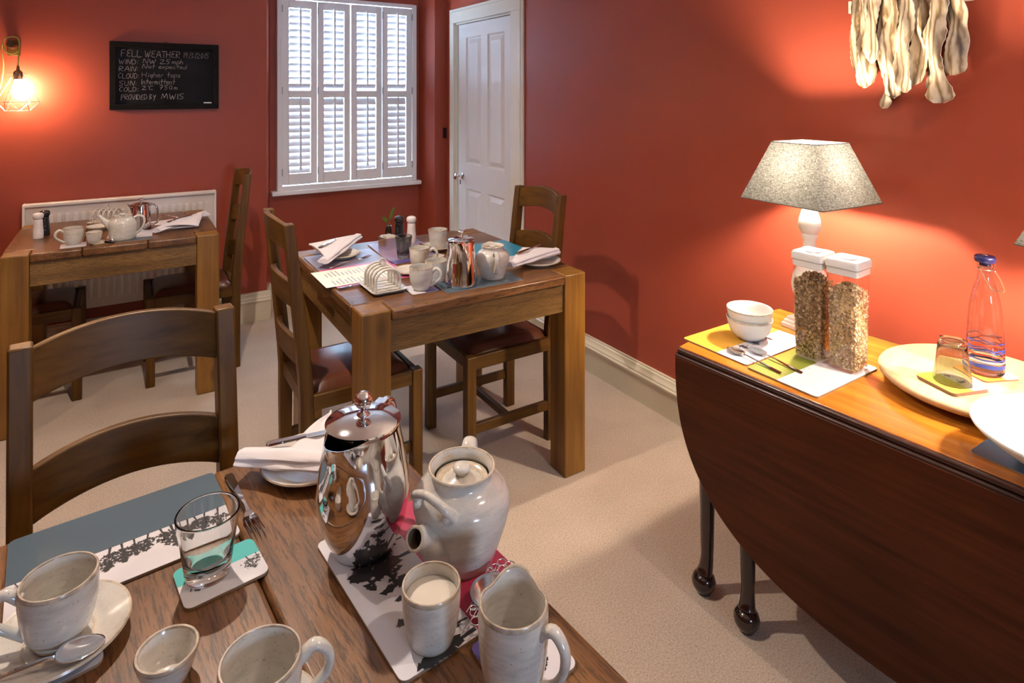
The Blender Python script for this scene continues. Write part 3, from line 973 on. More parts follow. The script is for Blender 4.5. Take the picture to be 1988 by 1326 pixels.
def teapot(loc, ang, s, label, style='tall', hoff=0.0):
    """local +x is the spout side"""
    t = empty('teapot', loc, ang, label, 'teapot', 'stoneware teapots')
    if style == 'tall':
        outer = [(.046, 0), (.048, .004), (.056, .025), (.066, .055), (.072, .080), (.0715, .095), (.0655, .107), (.055, .115), (.0455, .1195), (.0445, .127), (.0470, .132), (.0500, .136)]
        zl, rl, H_ = .117, .040, .136
    else:
        outer = [(.052, 0), (.054, .004), (.057, .030), (.058, .060), (.0575, .075), (.050, .090), (.040, .098), (.038, .103), (.0395, .108)]
        zl, rl, H_ = .098, .034, .108
    outer = [(r*s, z*s) for r, z in outer]
    mb = vessel(MB(), outer, wall=.004*s, mi_foot=2, n=56)
    mb.build('body', [M['ceramic'], M['rimlight'], M['foot']], t, angle=60)
    lb = MB()
    zl *= s; rl *= s
    lb.lathe([(0, zl-.004*s), (rl*.9, zl-.004*s), (rl, zl), (rl*.97, zl+.004*s), (rl*.86, zl+.004*s), (rl*.72, zl-.001*s), (rl*.50, zl+.003*s), (rl*.30, zl+.007*s), (0, zl+.008*s)], 44,
             mis=[0, 0, 0, 1, 1, 0, 0, 0])
    lo = lb.build('lid', [M['ceramic'], M['rimlight']], t, angle=60)
    kb = MB().lathe([(0, zl+.006*s), (.0095*s, zl+.006*s), (.0090*s, zl+.010*s), (.0125*s, zl+.013*s), (.0135*s, zl+.017*s), (.011*s, zl+.0205*s), (0, zl+.0215*s)], 28)
    kb.build('knob', M['ceramic'], lo, angle=None)
    sp = MB()
    if style == 'tall':
        P = [(.048*s, 0, .046*s), (.068*s, 0, .064*s), (.083*s, 0, .076*s), (.098*s, 0, .084*s)]; rr = [.028*s, .0215*s, .0160*s, .0140*s]
    else:
        P = [(.045*s, 0, .060*s), (.066*s, 0, .078*s), (.082*s, 0, .096*s), (.096*s, 0, .112*s)]; rr = [.022*s, .015*s, .010*s, .008*s]
    sp.tube(P, rr, 20, smooth=5, up=(0, 1, 0))
    sp.f.pop(); sp.m.pop()
    d = (Vector(P[-1]) - Vector(P[-2])).normalized()
    e = Vector(P[-1])
    r = rr[-1]
    Ms = Matrix.Translation(e) @ d.to_track_quat('Z', 'Y').to_matrix().to_4x4()
    sp.lathe([(r*.98, -.001), (r*1.12, 0), (r*1.13, .0015), (r*1.0, .0026), (r*.84, .0018), (r*.78, -.004), (r*.62, -.018)], 28, mis=[1, 1, 1, 1, 2, 2, 0], M=Ms, close=True)
    if 'hollow' not in M: M['hollow'] = plain('shaded_spout_lining', (.10, .065, .04), .6)  # dark colour stands in for the shade inside the spout
    sp.build('spout', [M['ceramic'], M['rimlight'], M['hollow']], t, angle=60)
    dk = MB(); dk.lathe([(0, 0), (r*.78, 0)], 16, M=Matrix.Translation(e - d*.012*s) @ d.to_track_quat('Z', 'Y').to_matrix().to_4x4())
    dk.build('spout_shade_disc', plain('dark_hollow', (.03, .018, .01), .5), t)  # dark disc painted as the shade deeper in the spout
    hb = MB()
    if style == 'tall':
        handle_pts(hb, [(-.060*s, 0, .104*s), (-.076*s, 0, .121*s), (-.094*s, 0, .122*s), (-.106*s, 0, .106*s), (-.104*s, 0, .080*s), (-.088*s, 0, .048*s), (-.062*s, 0, .034*s)],
                   [.0075*s, .0068*s, .0064*s, .0062*s, .0060*s, .0060*s, .0070*s], flat=1.75)
        hb.build('handle', M['ceramic'], t, angle=None, rz=hoff)
        hb = MB()     # small lug above the spout
        hb.tube([(.054*s, -.031*s, .100*s), (.068*s, -.028*s, .118*s), (.074*s, 0, .130*s), (.068*s, .028*s, .118*s), (.054*s, .031*s, .100*s)], [.0075*s, .0062*s, .0058*s, .0062*s, .0075*s], 12, smooth=6, flat=1.2)
        hb.build('lug', M['ceramic'], t, angle=None)
        rb = MB()
        for a in (-1, 1): rb.sphere((.066*s, a*.028*s, .104*s), .0065*s)
        rb.build('lug_button', M['ceramic'], t, angle=None)
    else:
        handle_pts(hb, [(-.046*s, 0, .094*s), (-.066*s, 0, .104*s), (-.086*s, 0, .094*s), (-.088*s, 0, .066*s), (-.074*s, 0, .036*s), (-.054*s, 0, .022*s)],
                   [.0065*s, .0058*s, .0054*s, .0052*s, .0052*s, .0062*s], flat=1.4)
        hb.build('handle', M['ceramic'], t, angle=None)
    return t

def coffee_pot(loc, ang, label, style='belly', s=1.0):
    t = empty('coffee_pot', loc, ang, label, 'coffee pot', 'steel coffee pots')
    if style == 'belly':
        outer = [(.044, 0), (.047, .003), (.056, .022), (.0645, .046), (.0695, .072), (.0700, .090), (.0680, .112), (.0635, .140), (.0590, .164), (.0555, .183), (.0553, .188)]
    else:
        outer = [(.0560, 0), (.0575, .003), (.0575, .010), (.0555, .040), (.0530, .080), (.0500, .115), (.0465, .145), (.0450, .156)]
    outer = [(r*s, z*s) for r, z in outer]
    H_ = outer[-1][1]; rt = outer[-1][0]
    mb = vessel(MB(), outer, wall=.0014, mi_body=0, mi_rim=0, n=72)
    vs = []
    for (x, y, z) in mb.v:
        a = abs(math.atan2(y, x))
        w = max(0, (z/H_ - .76)/.24)
        g = math.exp(-(a/.42)**2.4) * w**1.2
        q = 1 + .60*g
        vs.append((x*q, y*q, z + .004*s*g))
    mb.v = vs
    mb.build('body', M['chrome'], t, angle=70)
    lb = MB().lathe([(0, H_-.006*s), (rt*.93, H_-.006*s), (rt*.93, H_+.001), (rt*1.025, H_+.002), (rt*1.03, H_+.0045*s), (rt*.97, H_+.0065*s), (rt*.5, H_+.0115*s), (rt*.16, H_+.013*s), (0, H_+.013*s)], 64)
    lo = lb.build('lid', M['chrome'], t, angle=50)
    zk = H_+.012*s
    if style == 'belly':
        kp = [(.010, 0), (.010, .002), (.0045, .004), (.0038, .010), (.0050, .011), (.0105, .014), (.0135, .020), (.0140, .025), (.0115, .031), (.006, .035), (0, .036)]
    else:
        kp = [(.008, 0), (.008, .002), (.0045, .004), (.0040, .012), (.0055, .014), (.0160, .017), (.0170, .021), (.013, .024), (0, .025)]
    MB().lathe([(0, zk)] + [(r*s, zk+z*s) for r, z in kp], 32).build('knob', M['chrome'], lo, angle=None)
    hb = MB()
    rb = outer[2][0]
    handle_pts(hb, [(-rt*.98, 0, H_-.010*s), (-rt-.022*s, 0, H_-.002*s), (-rt-.040*s, 0, H_-.020*s), (-rt-.044*s, 0, H_*.62), (-rb-.030*s, 0, H_*.30), (-outer[3][0]+.004*s, 0, H_*.20)],
               [.0055*s, .0058*s, .0060*s, .0055*s, .0050*s, .0055*s], flat=1.5)
    hb.build('handle', M['chrome'], t, angle=None)
    hg = MB().box(-rt-.012*s, -rt*.90, -.009*s, .009*s, H_+.000, H_+.007*s)
    hg.build('lid_hinge', M['chrome'], t, bevel=.001)
    return t

def toast_rack(loc, rz, label, s=1.0):
    t = empty('toast_rack', loc, rz, label, 'toast rack', 'ceramic toast racks')
    tr = MB()
    def ringp(w_, d_, r_, z_): return [Vector((p[0], p[1], z_)) for p in rrect(w_, d_, r_, 4)]
    rings = [ringp(.095*s, .135*s, .012*s, 0), ringp(.125*s, .170*s, .016*s, .010*s), ringp(.130*s, .175*s, .018*s, .014*s), ringp(.124*s, .168*s, .016*s, .0145*s), ringp(.100*s, .142*s, .012*s, .006*s)]
    n = len(rings[0]); vs = [p for r_ in rings for p in r_]
    fs = [tuple(range(n))[::-1], tuple((len(rings)-1)*n + k for k in range(n))]
    for i in range(len(rings)-1):
        for k in range(n): fs.append((i*n+k, i*n+(k+1) % n, (i+1)*n+(k+1) % n, (i+1)*n+k))
    tr.add(vs, fs); tr.build('tray', [M['ceramic']], t, angle=50)
    for i in range(5):
        y = (-.056 + .028*i)*s
        hb = MB()
        hw, hh = .044*s, .082*s
        pts = [(-hw, y, .006*s), (-hw, y, .045*s)] + [(-hw*math.cos(math.pi*k/8), y, .045*s + (hh-.045*s)*math.sin(math.pi*k/8)) for k in range(1, 8)] + [(hw, y, .045*s), (hw, y, .006*s)]
        hb.tube(pts, .0043*s, 10, smooth=3, up=(0, 1, 0), flat=1.15)
        hb.build('hoop', M['ceramic'], t, angle=None)
    rb = MB(); rb.tube([(.010*s*math.cos(a_*math.pi/6), 0, .096*s + .012*s*math.sin(a_*math.pi/6)) for a_ in range(12)], .0038*s, 8, closed=True)
    rb.build('ring', M['ceramic'], t, angle=None)
    return t

def mill(loc, label, white=True, s=1.0):
    t = empty('pepper_mill' if not white else 'salt_mill', loc, 0, label, 'mill', 'salt and pepper mills')
    m_ = M['pinkwhite'] if white else M['blackgloss']
    MB().lathe([(0, 0), (.0215*s, 0), (.0220*s, .003*s), (.0215*s, .040*s), (.0208*s, .0415*s), (.0208*s, .043*s), (.0205*s, .0445*s), (.0190*s, .070*s), (.0180*s, .088*s), (.0170*s, .0895*s), (0, .0895*s)], 32).build('body', m_, t, angle=40)
    MB().lathe([(0, .0895*s), (.0165*s, .0895*s), (.0205*s, .096*s), (.0228*s, .103*s), (.0225*s, .111*s), (.0190*s, .118*s), (.011*s, .1215*s), (0, .122*s)], 32).build('head', m_, t, angle=None)
    return t

def tumbler(loc, r0, r1, h, label, glass, base, ang=0, flip=False, name='tumbler', grp=None):
    t = empty(name, loc, ang, label, 'glass', grp)
    zb = h*.13
    pr = [(0, 0), (r0*.80, 0), (r0*.96, .0015), (r0, .004), (r0 + (r1-r0)*.12, zb), (r0 + (r1-r0)*.35, h*.38), (r0 + (r1-r0)*.7, h*.72), (r1-.0002, h*.93), (r1, h*.975), (r1, h-.0012), (r1-.0008, h), (r1-.0020, h), (r1-.0028, h-.0012), (r1-.0028, h*.975), (r1-.0030, h*.93),
          (r0+(r1-r0)*.7-.0028, h*.72), (r0+(r1-r0)*.35-.0030, h*.38), (r0-.004, zb+.004), (r0*.55, zb+.0005), (0, zb)]
    mb = MB().lathe(pr, 56)
    if flip: mb.v = [(x, -y, h - z) for x, y, z in mb.v]
    mb.build('glass_body', base, t, angle=60)
    return t
# ================================================================== nearest table
T0 = TZ + .0003
MT = .0042                                   # top of a placemat above the table
V = Vector
GP, GCo = 'placemats', 'coasters'
RN = R(5.2)
mat('placemat', (.004, 1.140, T0), .292, .200, RN, [(-.012, 'white'), (None, 'slate')], 'slate and white placemat with hanging trees, by the nearest chair',
    trees=[(-.02+.0165*i+random.uniform(-.004, .004), -.0115, -math.pi/2 + random.uniform(-.25, .25), random.uniform(.040, .058), .40, 90) for i in range(10)] + [(-.125, -.0115, -1.5, .035, .3, 40), (-.145+.01, -.012, -1.2, .02, .3, 20)], grp=GP)
mat('placemat', (.372, .836, T0), .215, .285, RN, [(.005, 'white'), (None, 'magenta')], 'white and magenta placemat under coffee pot and teapot on nearest table', ax=0,
    trees=[(.004, -.132, math.pi+.06, .085, .14, 130), (.004, -.112, math.pi-.1, .040, .3, 60), (.004, -.060, math.pi+.1, .075, .18, 90), (.004, -.030, math.pi, .060, .16, 70), (.004, .000, math.pi+.1, .07, .15, 80),
           (.004, .040, math.pi, .095, .42, 220), (.004, .075, math.pi, .05, .3, 70)], grp=GP)
mat('coaster', (.419, .640, T0+.0001), .098, .098, R(2.5), [(-.008, 'purple'), (None, 'white')], 'purple and white coaster under the lipped jug', ax=0, cat='coaster',
    trees=[(-.007, .040, .1, .028, .4, 60), (-.007, -.030, .3, .03, .4, 60)], grp=GCo, r=.011)
mat('coaster', (.121, .986, T0), .112, .088, R(7), [(.006, 'white'), (None, 'teal')], 'teal and white coaster under the clear glass tumbler', cat='coaster',
    trees=[(-.035, .007, -1.5, .026, .45, 60), (.036, .007, -1.4, .03, .5, 70), (.05, .007, -1.6, .02, .5, 40)], grp=GCo, r=.011)
mat('coaster', (-.075, .950, T0), .100, .100, R(8), [(None, 'white')], 'white coaster under the nearest cup and saucer', cat='coaster', grp=GCo, r=.011)
z1 = T0 + MT + .0003
kx, ky = .313, .926
tx, ty = .430, .824
teapot((tx, ty, z1), R(-158), 1.0, 'big stoneware teapot on the magenta half of a placemat', 'tall', hoff=R(32))
coffee_pot((kx, ky, z1), R(-138), 'bellied steel coffee pot beside the big teapot on nearest table', 'belly')
c_ = cup((.333, .722, z1), .0285, .0375, .069, 'small handleless cup full of milk on nearest table', name='milk_cup', k=.75, bulge=.002)
MB().lathe([(0, .0535), (.0325, .0535), (.0330, .0540), (.0325, .0545), (0, .0545)], 40).build('milk', M['milk'], c_, angle=None)
mug((.386, .610, z1+.0001), .029, .0405, .100, R(-66), 'lipped stoneware jug on a purple and white coaster', name='milk_jug', k=.5, cat='jug', bulge=.003, lip=R(118), hs=.95)
saucer((-.068, .966, z1), .079, 'stoneware saucer under the nearest mug, holding a teaspoon', grp='stoneware saucers')
mug((-.068, .966, z1+.0075), .0275, .0425, .076, R(172), 'stoneware mug on a saucer at the left of nearest table', k=.52, bulge=.003, grp='stoneware mugs')
spoon(V((-.178, .915, z1+.024)), V((-.018, .913, z1+.0155)), 'teaspoon lying on the saucer of the nearest mug', w=.019)
cup((.045, .845, T0), .0235, .0350, .0335, 'tiny empty stoneware dish in the middle of nearest table', name='butter_dish', k=.8, wall=.005, cat='dish')
saucer((.130, .716, T0), .060, 'stoneware saucer under the mug at the front edge', grp='stoneware saucers')
mug((.126, .710, T0+.0085), .028, .0425, .080, R(-8), 'stoneware mug at the front edge of the picture', k=.52, bulge=.003, grp='stoneware mugs')
t = tumbler((.104, .989, z1), .0300, .0430, .092, 'clear glass tumbler on the teal coaster', M['glass'], M['solidglass'], grp=None)
t['label'] = 'clear bubbled glass tumbler on the teal coaster'
# tea strainer with lace handles
st = empty('tea_strainer', (.426, .722, z1), R(40), 'steel tea strainer with lace-pierced handles behind the jug', 'strainer')
MB().lathe([(0, .001), (.014, .002), (.022, .008), (.027, .017), (.029, .019), (.0325, .0195), (.0325, .0203), (.028, .0205), (.026, .018), (.021, .0095), (.013, .0035), (0, .0025)], 40).build('bowl', M['brushed'], st, angle=50)
for sg in (1, -1):
    lb = MB()
    def arc(cx, cy, r, a0, a1, n=10): return [(cx + r*math.cos(R(a0 + (a1-a0)*k/n)), cy + r*math.sin(R(a0 + (a1-a0)*k/n)), .0195) for k in range(n+1)]
    for (cx, cy, r) in ((.040, 0, .0085), (.040, .0125, .0065), (.040, -.0125, .0065), (.052, .0065, .0065), (.052, -.0065, .0065), (.034, .017, .004), (.034, -.017, .004)):
        lb.tube([(sg*p[0], p[1], p[2]) for p in arc(cx, cy, r, 0, 324, 9)], .0009, 6, closed=True)
    for a in (-40, -20, 0, 20, 40):
        lb.tube([(sg*.032*math.cos(R(a)), .032*math.sin(R(a)), .0198), (sg*.049*math.cos(R(a*.7)), .049*math.sin(R(a*.7)), .0195)], .0008, 6)
    lb.build('lace_handle', M['chrome'], st, angle=None)
plate((.297, 1.180, T0), .088, 'side plate under the folded napkin on the nearest table')
napkin(V((.182, 1.222, TZ+.036)), V((.345, 1.078, TZ+.040)), V((.352, 1.238, TZ+.062)), 'folded white napkin pointing left on the nearest table', rad=.017, fs_=.42)
knife(V((.222, 1.195, TZ+.055)), V((.365, 1.160, TZ+.062)), 'steel knife tucked into the nearest folded napkin')
fork(V((.163, 1.226, TZ+.004)), V((.181, 1.035, TZ+.003)), 'steel fork behind the clear glass tumbler')
knife(V((-.178, 1.215, TZ+.003)), V((-.186, 1.02, TZ+.003)), 'steel knife at the far left edge of nearest table')

# ================================================================== middle table
mat('placemat', (.790, 2.43, T0), .285, .50, 0, [(.02, 'pink'), (None, 'grey')], 'pink and grey placemat under the printed menu sheet', ax=1, grp=GP)
mat('placemat', (1.055, 2.560, T0), .235, .38, R(-4), [(-.14, 'purple'), (None, 'lilac')], 'lilac and purple placemat under the smoky glass', ax=1, grp=GP)
mat('placemat', (1.400, 2.330, T0), .25, .33, 0, [(-.10, 'white'), (None, 'teal' if False else 'blue')], 'bright blue placemat by the right end of middle table', ax=1, grp=GP)
mat('placemat', (1.110, 1.990, T0+.0001), .31, .125, R(-2), [(-.15, 'slate'), (None, 'slate')], 'dark slate placemat under pot and teapot on middle table', ax=0, grp=GP)
mat('coaster', (.897, 2.030, T0), .100, .100, R(-3), [(.0, 'white'), (None, 'purple')], 'white and dark coaster under the front mug of middle table', ax=0, cat='coaster', grp=GCo)
toast_rack((.785, 2.115, T0), 0, 'white ceramic toast rack at the near corner of middle table')
mug((.894, 2.023, z1), .0270, .0420, .079, R(-38), 'tapered mug with big handle at the front of middle table', k=.50, bulge=.003, grp='stoneware mugs')
cup((.985, 2.090, T0), .036, .0425, .078, 'stoneware cup half hidden behind the tapered coffee pot', k=.7, grp='stoneware cups')
mug((1.018, 2.318, T0), .034, .0425, .072, R(-35), 'squat mug left of the straight cup on middle table', k=.6, grp='stoneware mugs')
saucer((.940, 2.235, T0), .062, 'small saucer beside the toast rack on middle table', grp='stoneware saucers')
cup((1.112, 2.350, T0), .024, .030, .018, 'little white dish behind the mugs on middle table', name='butter_dish', cat='dish', grp=None)
saucer((1.185, 2.50, z1), .072, 'saucer under the tall straight cup on middle table', grp='stoneware saucers')
cup((1.185, 2.50, z1+.0058), .032, .0435, .082, 'tall straight stoneware cup standing on a saucer', k=.8, grp='stoneware cups')
spoon(V((1.105, 2.52, z1+.03)), V((1.150, 2.44, z1+.014)), 'teaspoon leaning on the saucer of the tall straight cup')
coffee_pot((1.040, 1.998, z1), R(-140), 'tapered steel coffee pot standing on middle table', 'cone', 1.02)
teapot((1.180, 2.010, z1), R(70), .88, 'round-shouldered stoneware teapot beside the tapered coffee pot', 'tall')
tumbler((1.003, 2.450, z1), .027, .036, .092, 'dark smoky glass tumbler on the purple placemat', M['smoke'], M['soliddark'])
mill((1.135, 2.680, z1), 'pink-white salt mill at the back of the middle table', True)
mill((1.090, 2.715, z1), 'glossy black pepper mill at the back of the middle table', False)
cb = empty('condiment_box', (1.010, 2.640, z1), R(8), 'small square steel box of sachets beside the black mill', 'box')
b_ = MB()
for (a, c, d, e) in ((-.034, .034, -.034, -.032), (-.034, .034, .032, .034), (-.034, -.032, -.032, .032), (.032, .034, -.032, .032)): b_.box(a, c, d, e, 0, .050)
b_.box(-.032, .032, -.032, .032, 0, .002)
b_.build('box', M['brushed'], cb)
for k in range(5):
    MB().box(-.024, .024, -.002, .002, .004, .056).build('sachet', PRINT['white'] if k % 2 else PRINT['cream'], cb, loc=(random.uniform(-.003, .003), -.022+.011*k, 0), rot=(R(random.uniform(-8, 8)), 0, R(random.uniform(-5, 5))))
sg = empty('flower_sprig', (1.045, 2.735, z1), 0, 'thin green sprig standing behind the black pepper mill', 'plant')
M['leaf'] = plain('green_leaf', (.07, .20, .02), .5)
MB().lathe([(0, 0), (.016, 0), (.017, .05), (.012, .075), (.0135, .078), (.011, .078), (.010, .073), (.014, .05), (0, .006)], 20).build('bud_vase', M['smoke'], sg)
lb = MB(); lb.tube([(0, 0, .01), (.003, 0, .08), (.012, .002, .13), (.024, .004, .150)], .0012, 6, smooth=4); lb.tube([(.003, 0, .08), (-.018, 0, .100), (-.030, 0, .112)], .001, 6, smooth=3)
lb.build('stem', M['leaf'], sg)
lf_ = MB()
for (bx, bz, dx, dz, n_) in ((.008, .105, .018, .048, 9), (-.012, .094, -.020, .020, 5)):
    for k in range(n_):
        t_ = k/n_; x = bx+dx*t_; z = bz+dz*t_
        for s_ in (-1, 1):
            lf_.add([(x, 0, z), (x+s_*.006+.002, .002*s_, z+.008), (x+s_*.010, .003*s_, z+.016), (x+.001, 0, z+.007)], [(0, 1, 2, 3)])
lf_.build('leaves', M['leaf'], sg, weld=False)
plate((.780, 2.590, T0+.0045), .075, 'side plate under the napkin at left of middle table')
napkin(V((.668, 2.455, TZ+.036)), V((.905, 2.760, TZ+.044)), V((.690, 2.760, TZ+.036)), 'folded white napkin at the left end of middle table', rad=.017)
knife(V((.690, 2.600, TZ+.054)), V((.800, 2.720, TZ+.055)), 'steel knife lying on the left napkin of middle table')
plate((1.440, 2.080, T0), .090, 'side plate under the napkin at right of middle table')
napkin(V((1.270, 2.035, TZ+.032)), V((1.525, 2.075, TZ+.042)), V((1.440, 2.205, TZ+.038)), 'folded white napkin at the right end of middle table', rad=.017)
knife(V((1.335, 2.085, TZ+.053)), V((1.500, 2.150, TZ+.056)), 'steel knife lying on the right napkin of middle table')
fork(V((.690, 2.450, T0+.006)), V((.885, 2.530, T0+.006)), 'steel fork between menu and left napkin on middle table')
knife(V((.650, 2.185, T0+.002)), V((.850, 2.195, T0+.002)), 'steel knife in front of the menu on middle table')

def menu(c, w_, d_, rz, label, lines=14, cols=2, z=T0, colr='paper', grp='menu sheets'):
    t = empty('menu_sheet', c, rz, label, 'menu', grp)
    MB().prism([(-w_/2, -d_/2), (w_/2, -d_/2), (w_/2, d_/2), (-w_/2, d_/2)], 0, .0008).build('sheet', M[colr], t)
    mb = MB()
    for q in range(cols):
        cw = w_/cols
        for i in range(lines):
            y = d_/2 - d_*.14 - i*d_*.72/lines
            L = cw*random.uniform(.35, .72)
            x = -w_/2 + q*cw + cw*.14
            while L > 0:
                s_ = min(L, cw*random.uniform(.05, .14))
                mb.add([(x, y, .0010), (x+s_*.8, y, .0010), (x+s_*.8, y+d_*.016, .0010), (x, y+d_*.016, .0010)], [(0, 1, 2, 3)]); x += s_; L -= s_
    mb.build('small_print', PRINT['grey'], t, weld=False)
    return t
menu((.762, 2.318, T0+.0048), .215, .300, R(90), 'open cream menu sheet on the pink placemat of middle table', grp=None)

# ================================================================== far table by the radiator
mat('coaster', (-.190, 3.455, T0), .10, .10, 0, [(None, 'white')], 'pale coaster under the mug on the radiator table', cat='coaster', grp=GCo)
mat('coaster', (-.085, 3.47, T0), .075, .09, R(5), [(None, 'cream')], 'cream coaster behind the small cup on the radiator table', cat='coaster', grp=GCo)
mat('placemat', (.030, 3.540, T0), .19, .25, R(-4), [(-.06, 'slate'), (None, 'white')], 'white and grey-green placemat under the teapot by the radiator', ax=1, grp=GP)
mill((-.345, 3.735, T0), 'pink-white salt mill on the table by the radiator', True)
mill((-.325, 3.795, T0), 'black pepper mill hidden behind the far salt mill', False)
mug((-.193, 3.480, z1), .027, .0400, .075, R(200), 'stoneware mug at the front of the radiator table', k=.5, bulge=.003, grp='stoneware mugs')
cup((-.112, 3.445, z1), .0215, .0335, .052, 'small stoneware cup beside the teapot on radiator table', k=.6, grp='stoneware cups')
teapot((.000, 3.485, z1), R(180-14), 1.02, 'wide stoneware teapot with left-pointing spout on the radiator table', 'wide')
coffee_pot((.078, 3.640, z1), R(165), 'small steel coffee pot behind the teapot on the radiator table', 'cone', .84)
toast_rack((-.070, 3.960, T0), R(62), 'ceramic toast rack at the back of the radiator table', .92)
plate((-.105, 3.800, T0), .055, 'little stoneware dish in front of the far toast rack', grp=None)
for k, (a, b2) in enumerate((((-.115, 3.56), (-.035, 3.40)), ((-.145, 3.50), (-.045, 3.435)))):
    spoon(V((a[0], a[1], T0+.008)), V((b2[0], b2[1], T0+.008)), ('teaspoon nearest the small cup on the radiator table', 'teaspoon touching the far teapot\'s placemat')[k])
menu((.230, 3.830, T0), .19, .12, R(8), 'pink-white menu card behind the far folded napkin', 6, 1, colr='napkin', grp=None)
mat('envelope', (.320, 3.82, T0+.0010), .09, .11, R(5), [(None, 'cream')], 'brown paper envelope behind the far folded napkin', cat='envelope', r=.001, th=.001)
napkin(V((.140, 3.515, TZ+.020)), V((.385, 3.800, TZ+.030)), V((.330, 3.56, TZ+.014)), 'folded white napkin on the radiator table', rad=.019)
knife(V((.190, 3.580, TZ+.042)), V((.320, 3.720, TZ+.048)), 'steel knife on the far folded napkin')
fork(V((.262, 3.90, T0+.004)), V((.180, 4.00, T0+.004)), 'steel fork beyond the menu card on the radiator table')

# ================================================================== side table
SZ = .7303
mat('placemat', (1.594, 1.205, SZ), .300, .225, R(1), [(-.012, 'white'), (None, 'yellow')], 'yellow and white placemat under the two bowls',
    trees=[(-.055, -.011, -1.5, .035, .5, 90), (.0, -.011, -1.6, .035, .55, 90), (.060, -.011, -1.45, .034, .5, 90)], grp=GP)
mat('placemat', (1.583, .985, SZ+.0002), .292, .200, R(1), [(.010, 'white'), (None, 'lime')], 'green and white placemat under the cereal jars',
    trees=[(-.045+.016*i, .0105, -1.55, .010, .4, 22, False) for i in range(3)] + [(.07, -.03, 0, .03, .3, 40)], grp=GP)
mat('placemat', (1.594, .474, SZ), .205, .215, R(0), [(None, 'navy')], 'navy placemat partly under the big white bowl', grp=GP)
zs = SZ + .0044
def bowl(z, label):
    prof = [(0, 0), (.030, 0), (.032, .003), (.045, .010), (.056, .024), (.063, .042), (.0665, .060), (.0670, .063), (.0655, .0645), (.0640, .063), (.0605, .043), (.053, .026), (.042, .014), (.028, .0075), (0, .007)]
    o = MB().lathe(prof, 56, mis=[0]*6 + [1, 1] + [0]*6).build('cereal_bowl', [M['white'], M['rimlight']], None, loc=(1.612, 1.205, z), angle=60)
    return tag(o, label, 'bowl', 'stacked cereal bowls')
bowl(zs, 'lower of the two stacked white bowls on yellow placemat')
bowl(zs+.028, 'upper of the two stacked white bowls on yellow placemat')
spoon(V((1.476, 1.005, zs+.002)), V((1.488, 1.185, zs+.002)), 'dessert spoon nearest the table edge by the bowls', w=.019, name='dessert_spoon')
spoon(V((1.524, .975, zs+.002)), V((1.540, 1.150, zs+.002)), 'dessert spoon between the other spoon and cereal jar', w=.019, name='dessert_spoon')

def flake_mat(name, cols):
    m, nt, b = newmat(name)
    gi = nt.nodes.new('ShaderNodeNewGeometry')
    r_ = ramp(nt, gi.outputs['Random Per Island'], [(i/(len(cols)), c) for i, c in enumerate(cols)])
    n1 = N(nt, 'ShaderNodeTexNoise', Scale=160.0, Detail=3.0); nt.links.new(coords(nt), n1.inputs['Vector'])
    nt.links.new(mixc(nt, .5, r_, ramp(nt, n1.outputs[0], [(.3, (.6, .6, .6)), (.7, (1.25, 1.25, 1.25))]), 'MULTIPLY'), b.inputs['Base Color'])
    b.inputs['Roughness'].default_value = .6
    return m
M['bran'] = flake_mat('bran_flakes', [(.52, .33, .15), (.40, .24, .10), (.64, .43, .21), (.48, .30, .12), (.76, .58, .34), (.32, .18, .07)])
M['muesli'] = flake_mat('muesli_flakes', [(.85, .66, .38), (.95, .82, .58), (.68, .46, .24), (.88, .70, .42), (.95, .86, .66), (.30, .13, .08), (.80, .58, .28)])
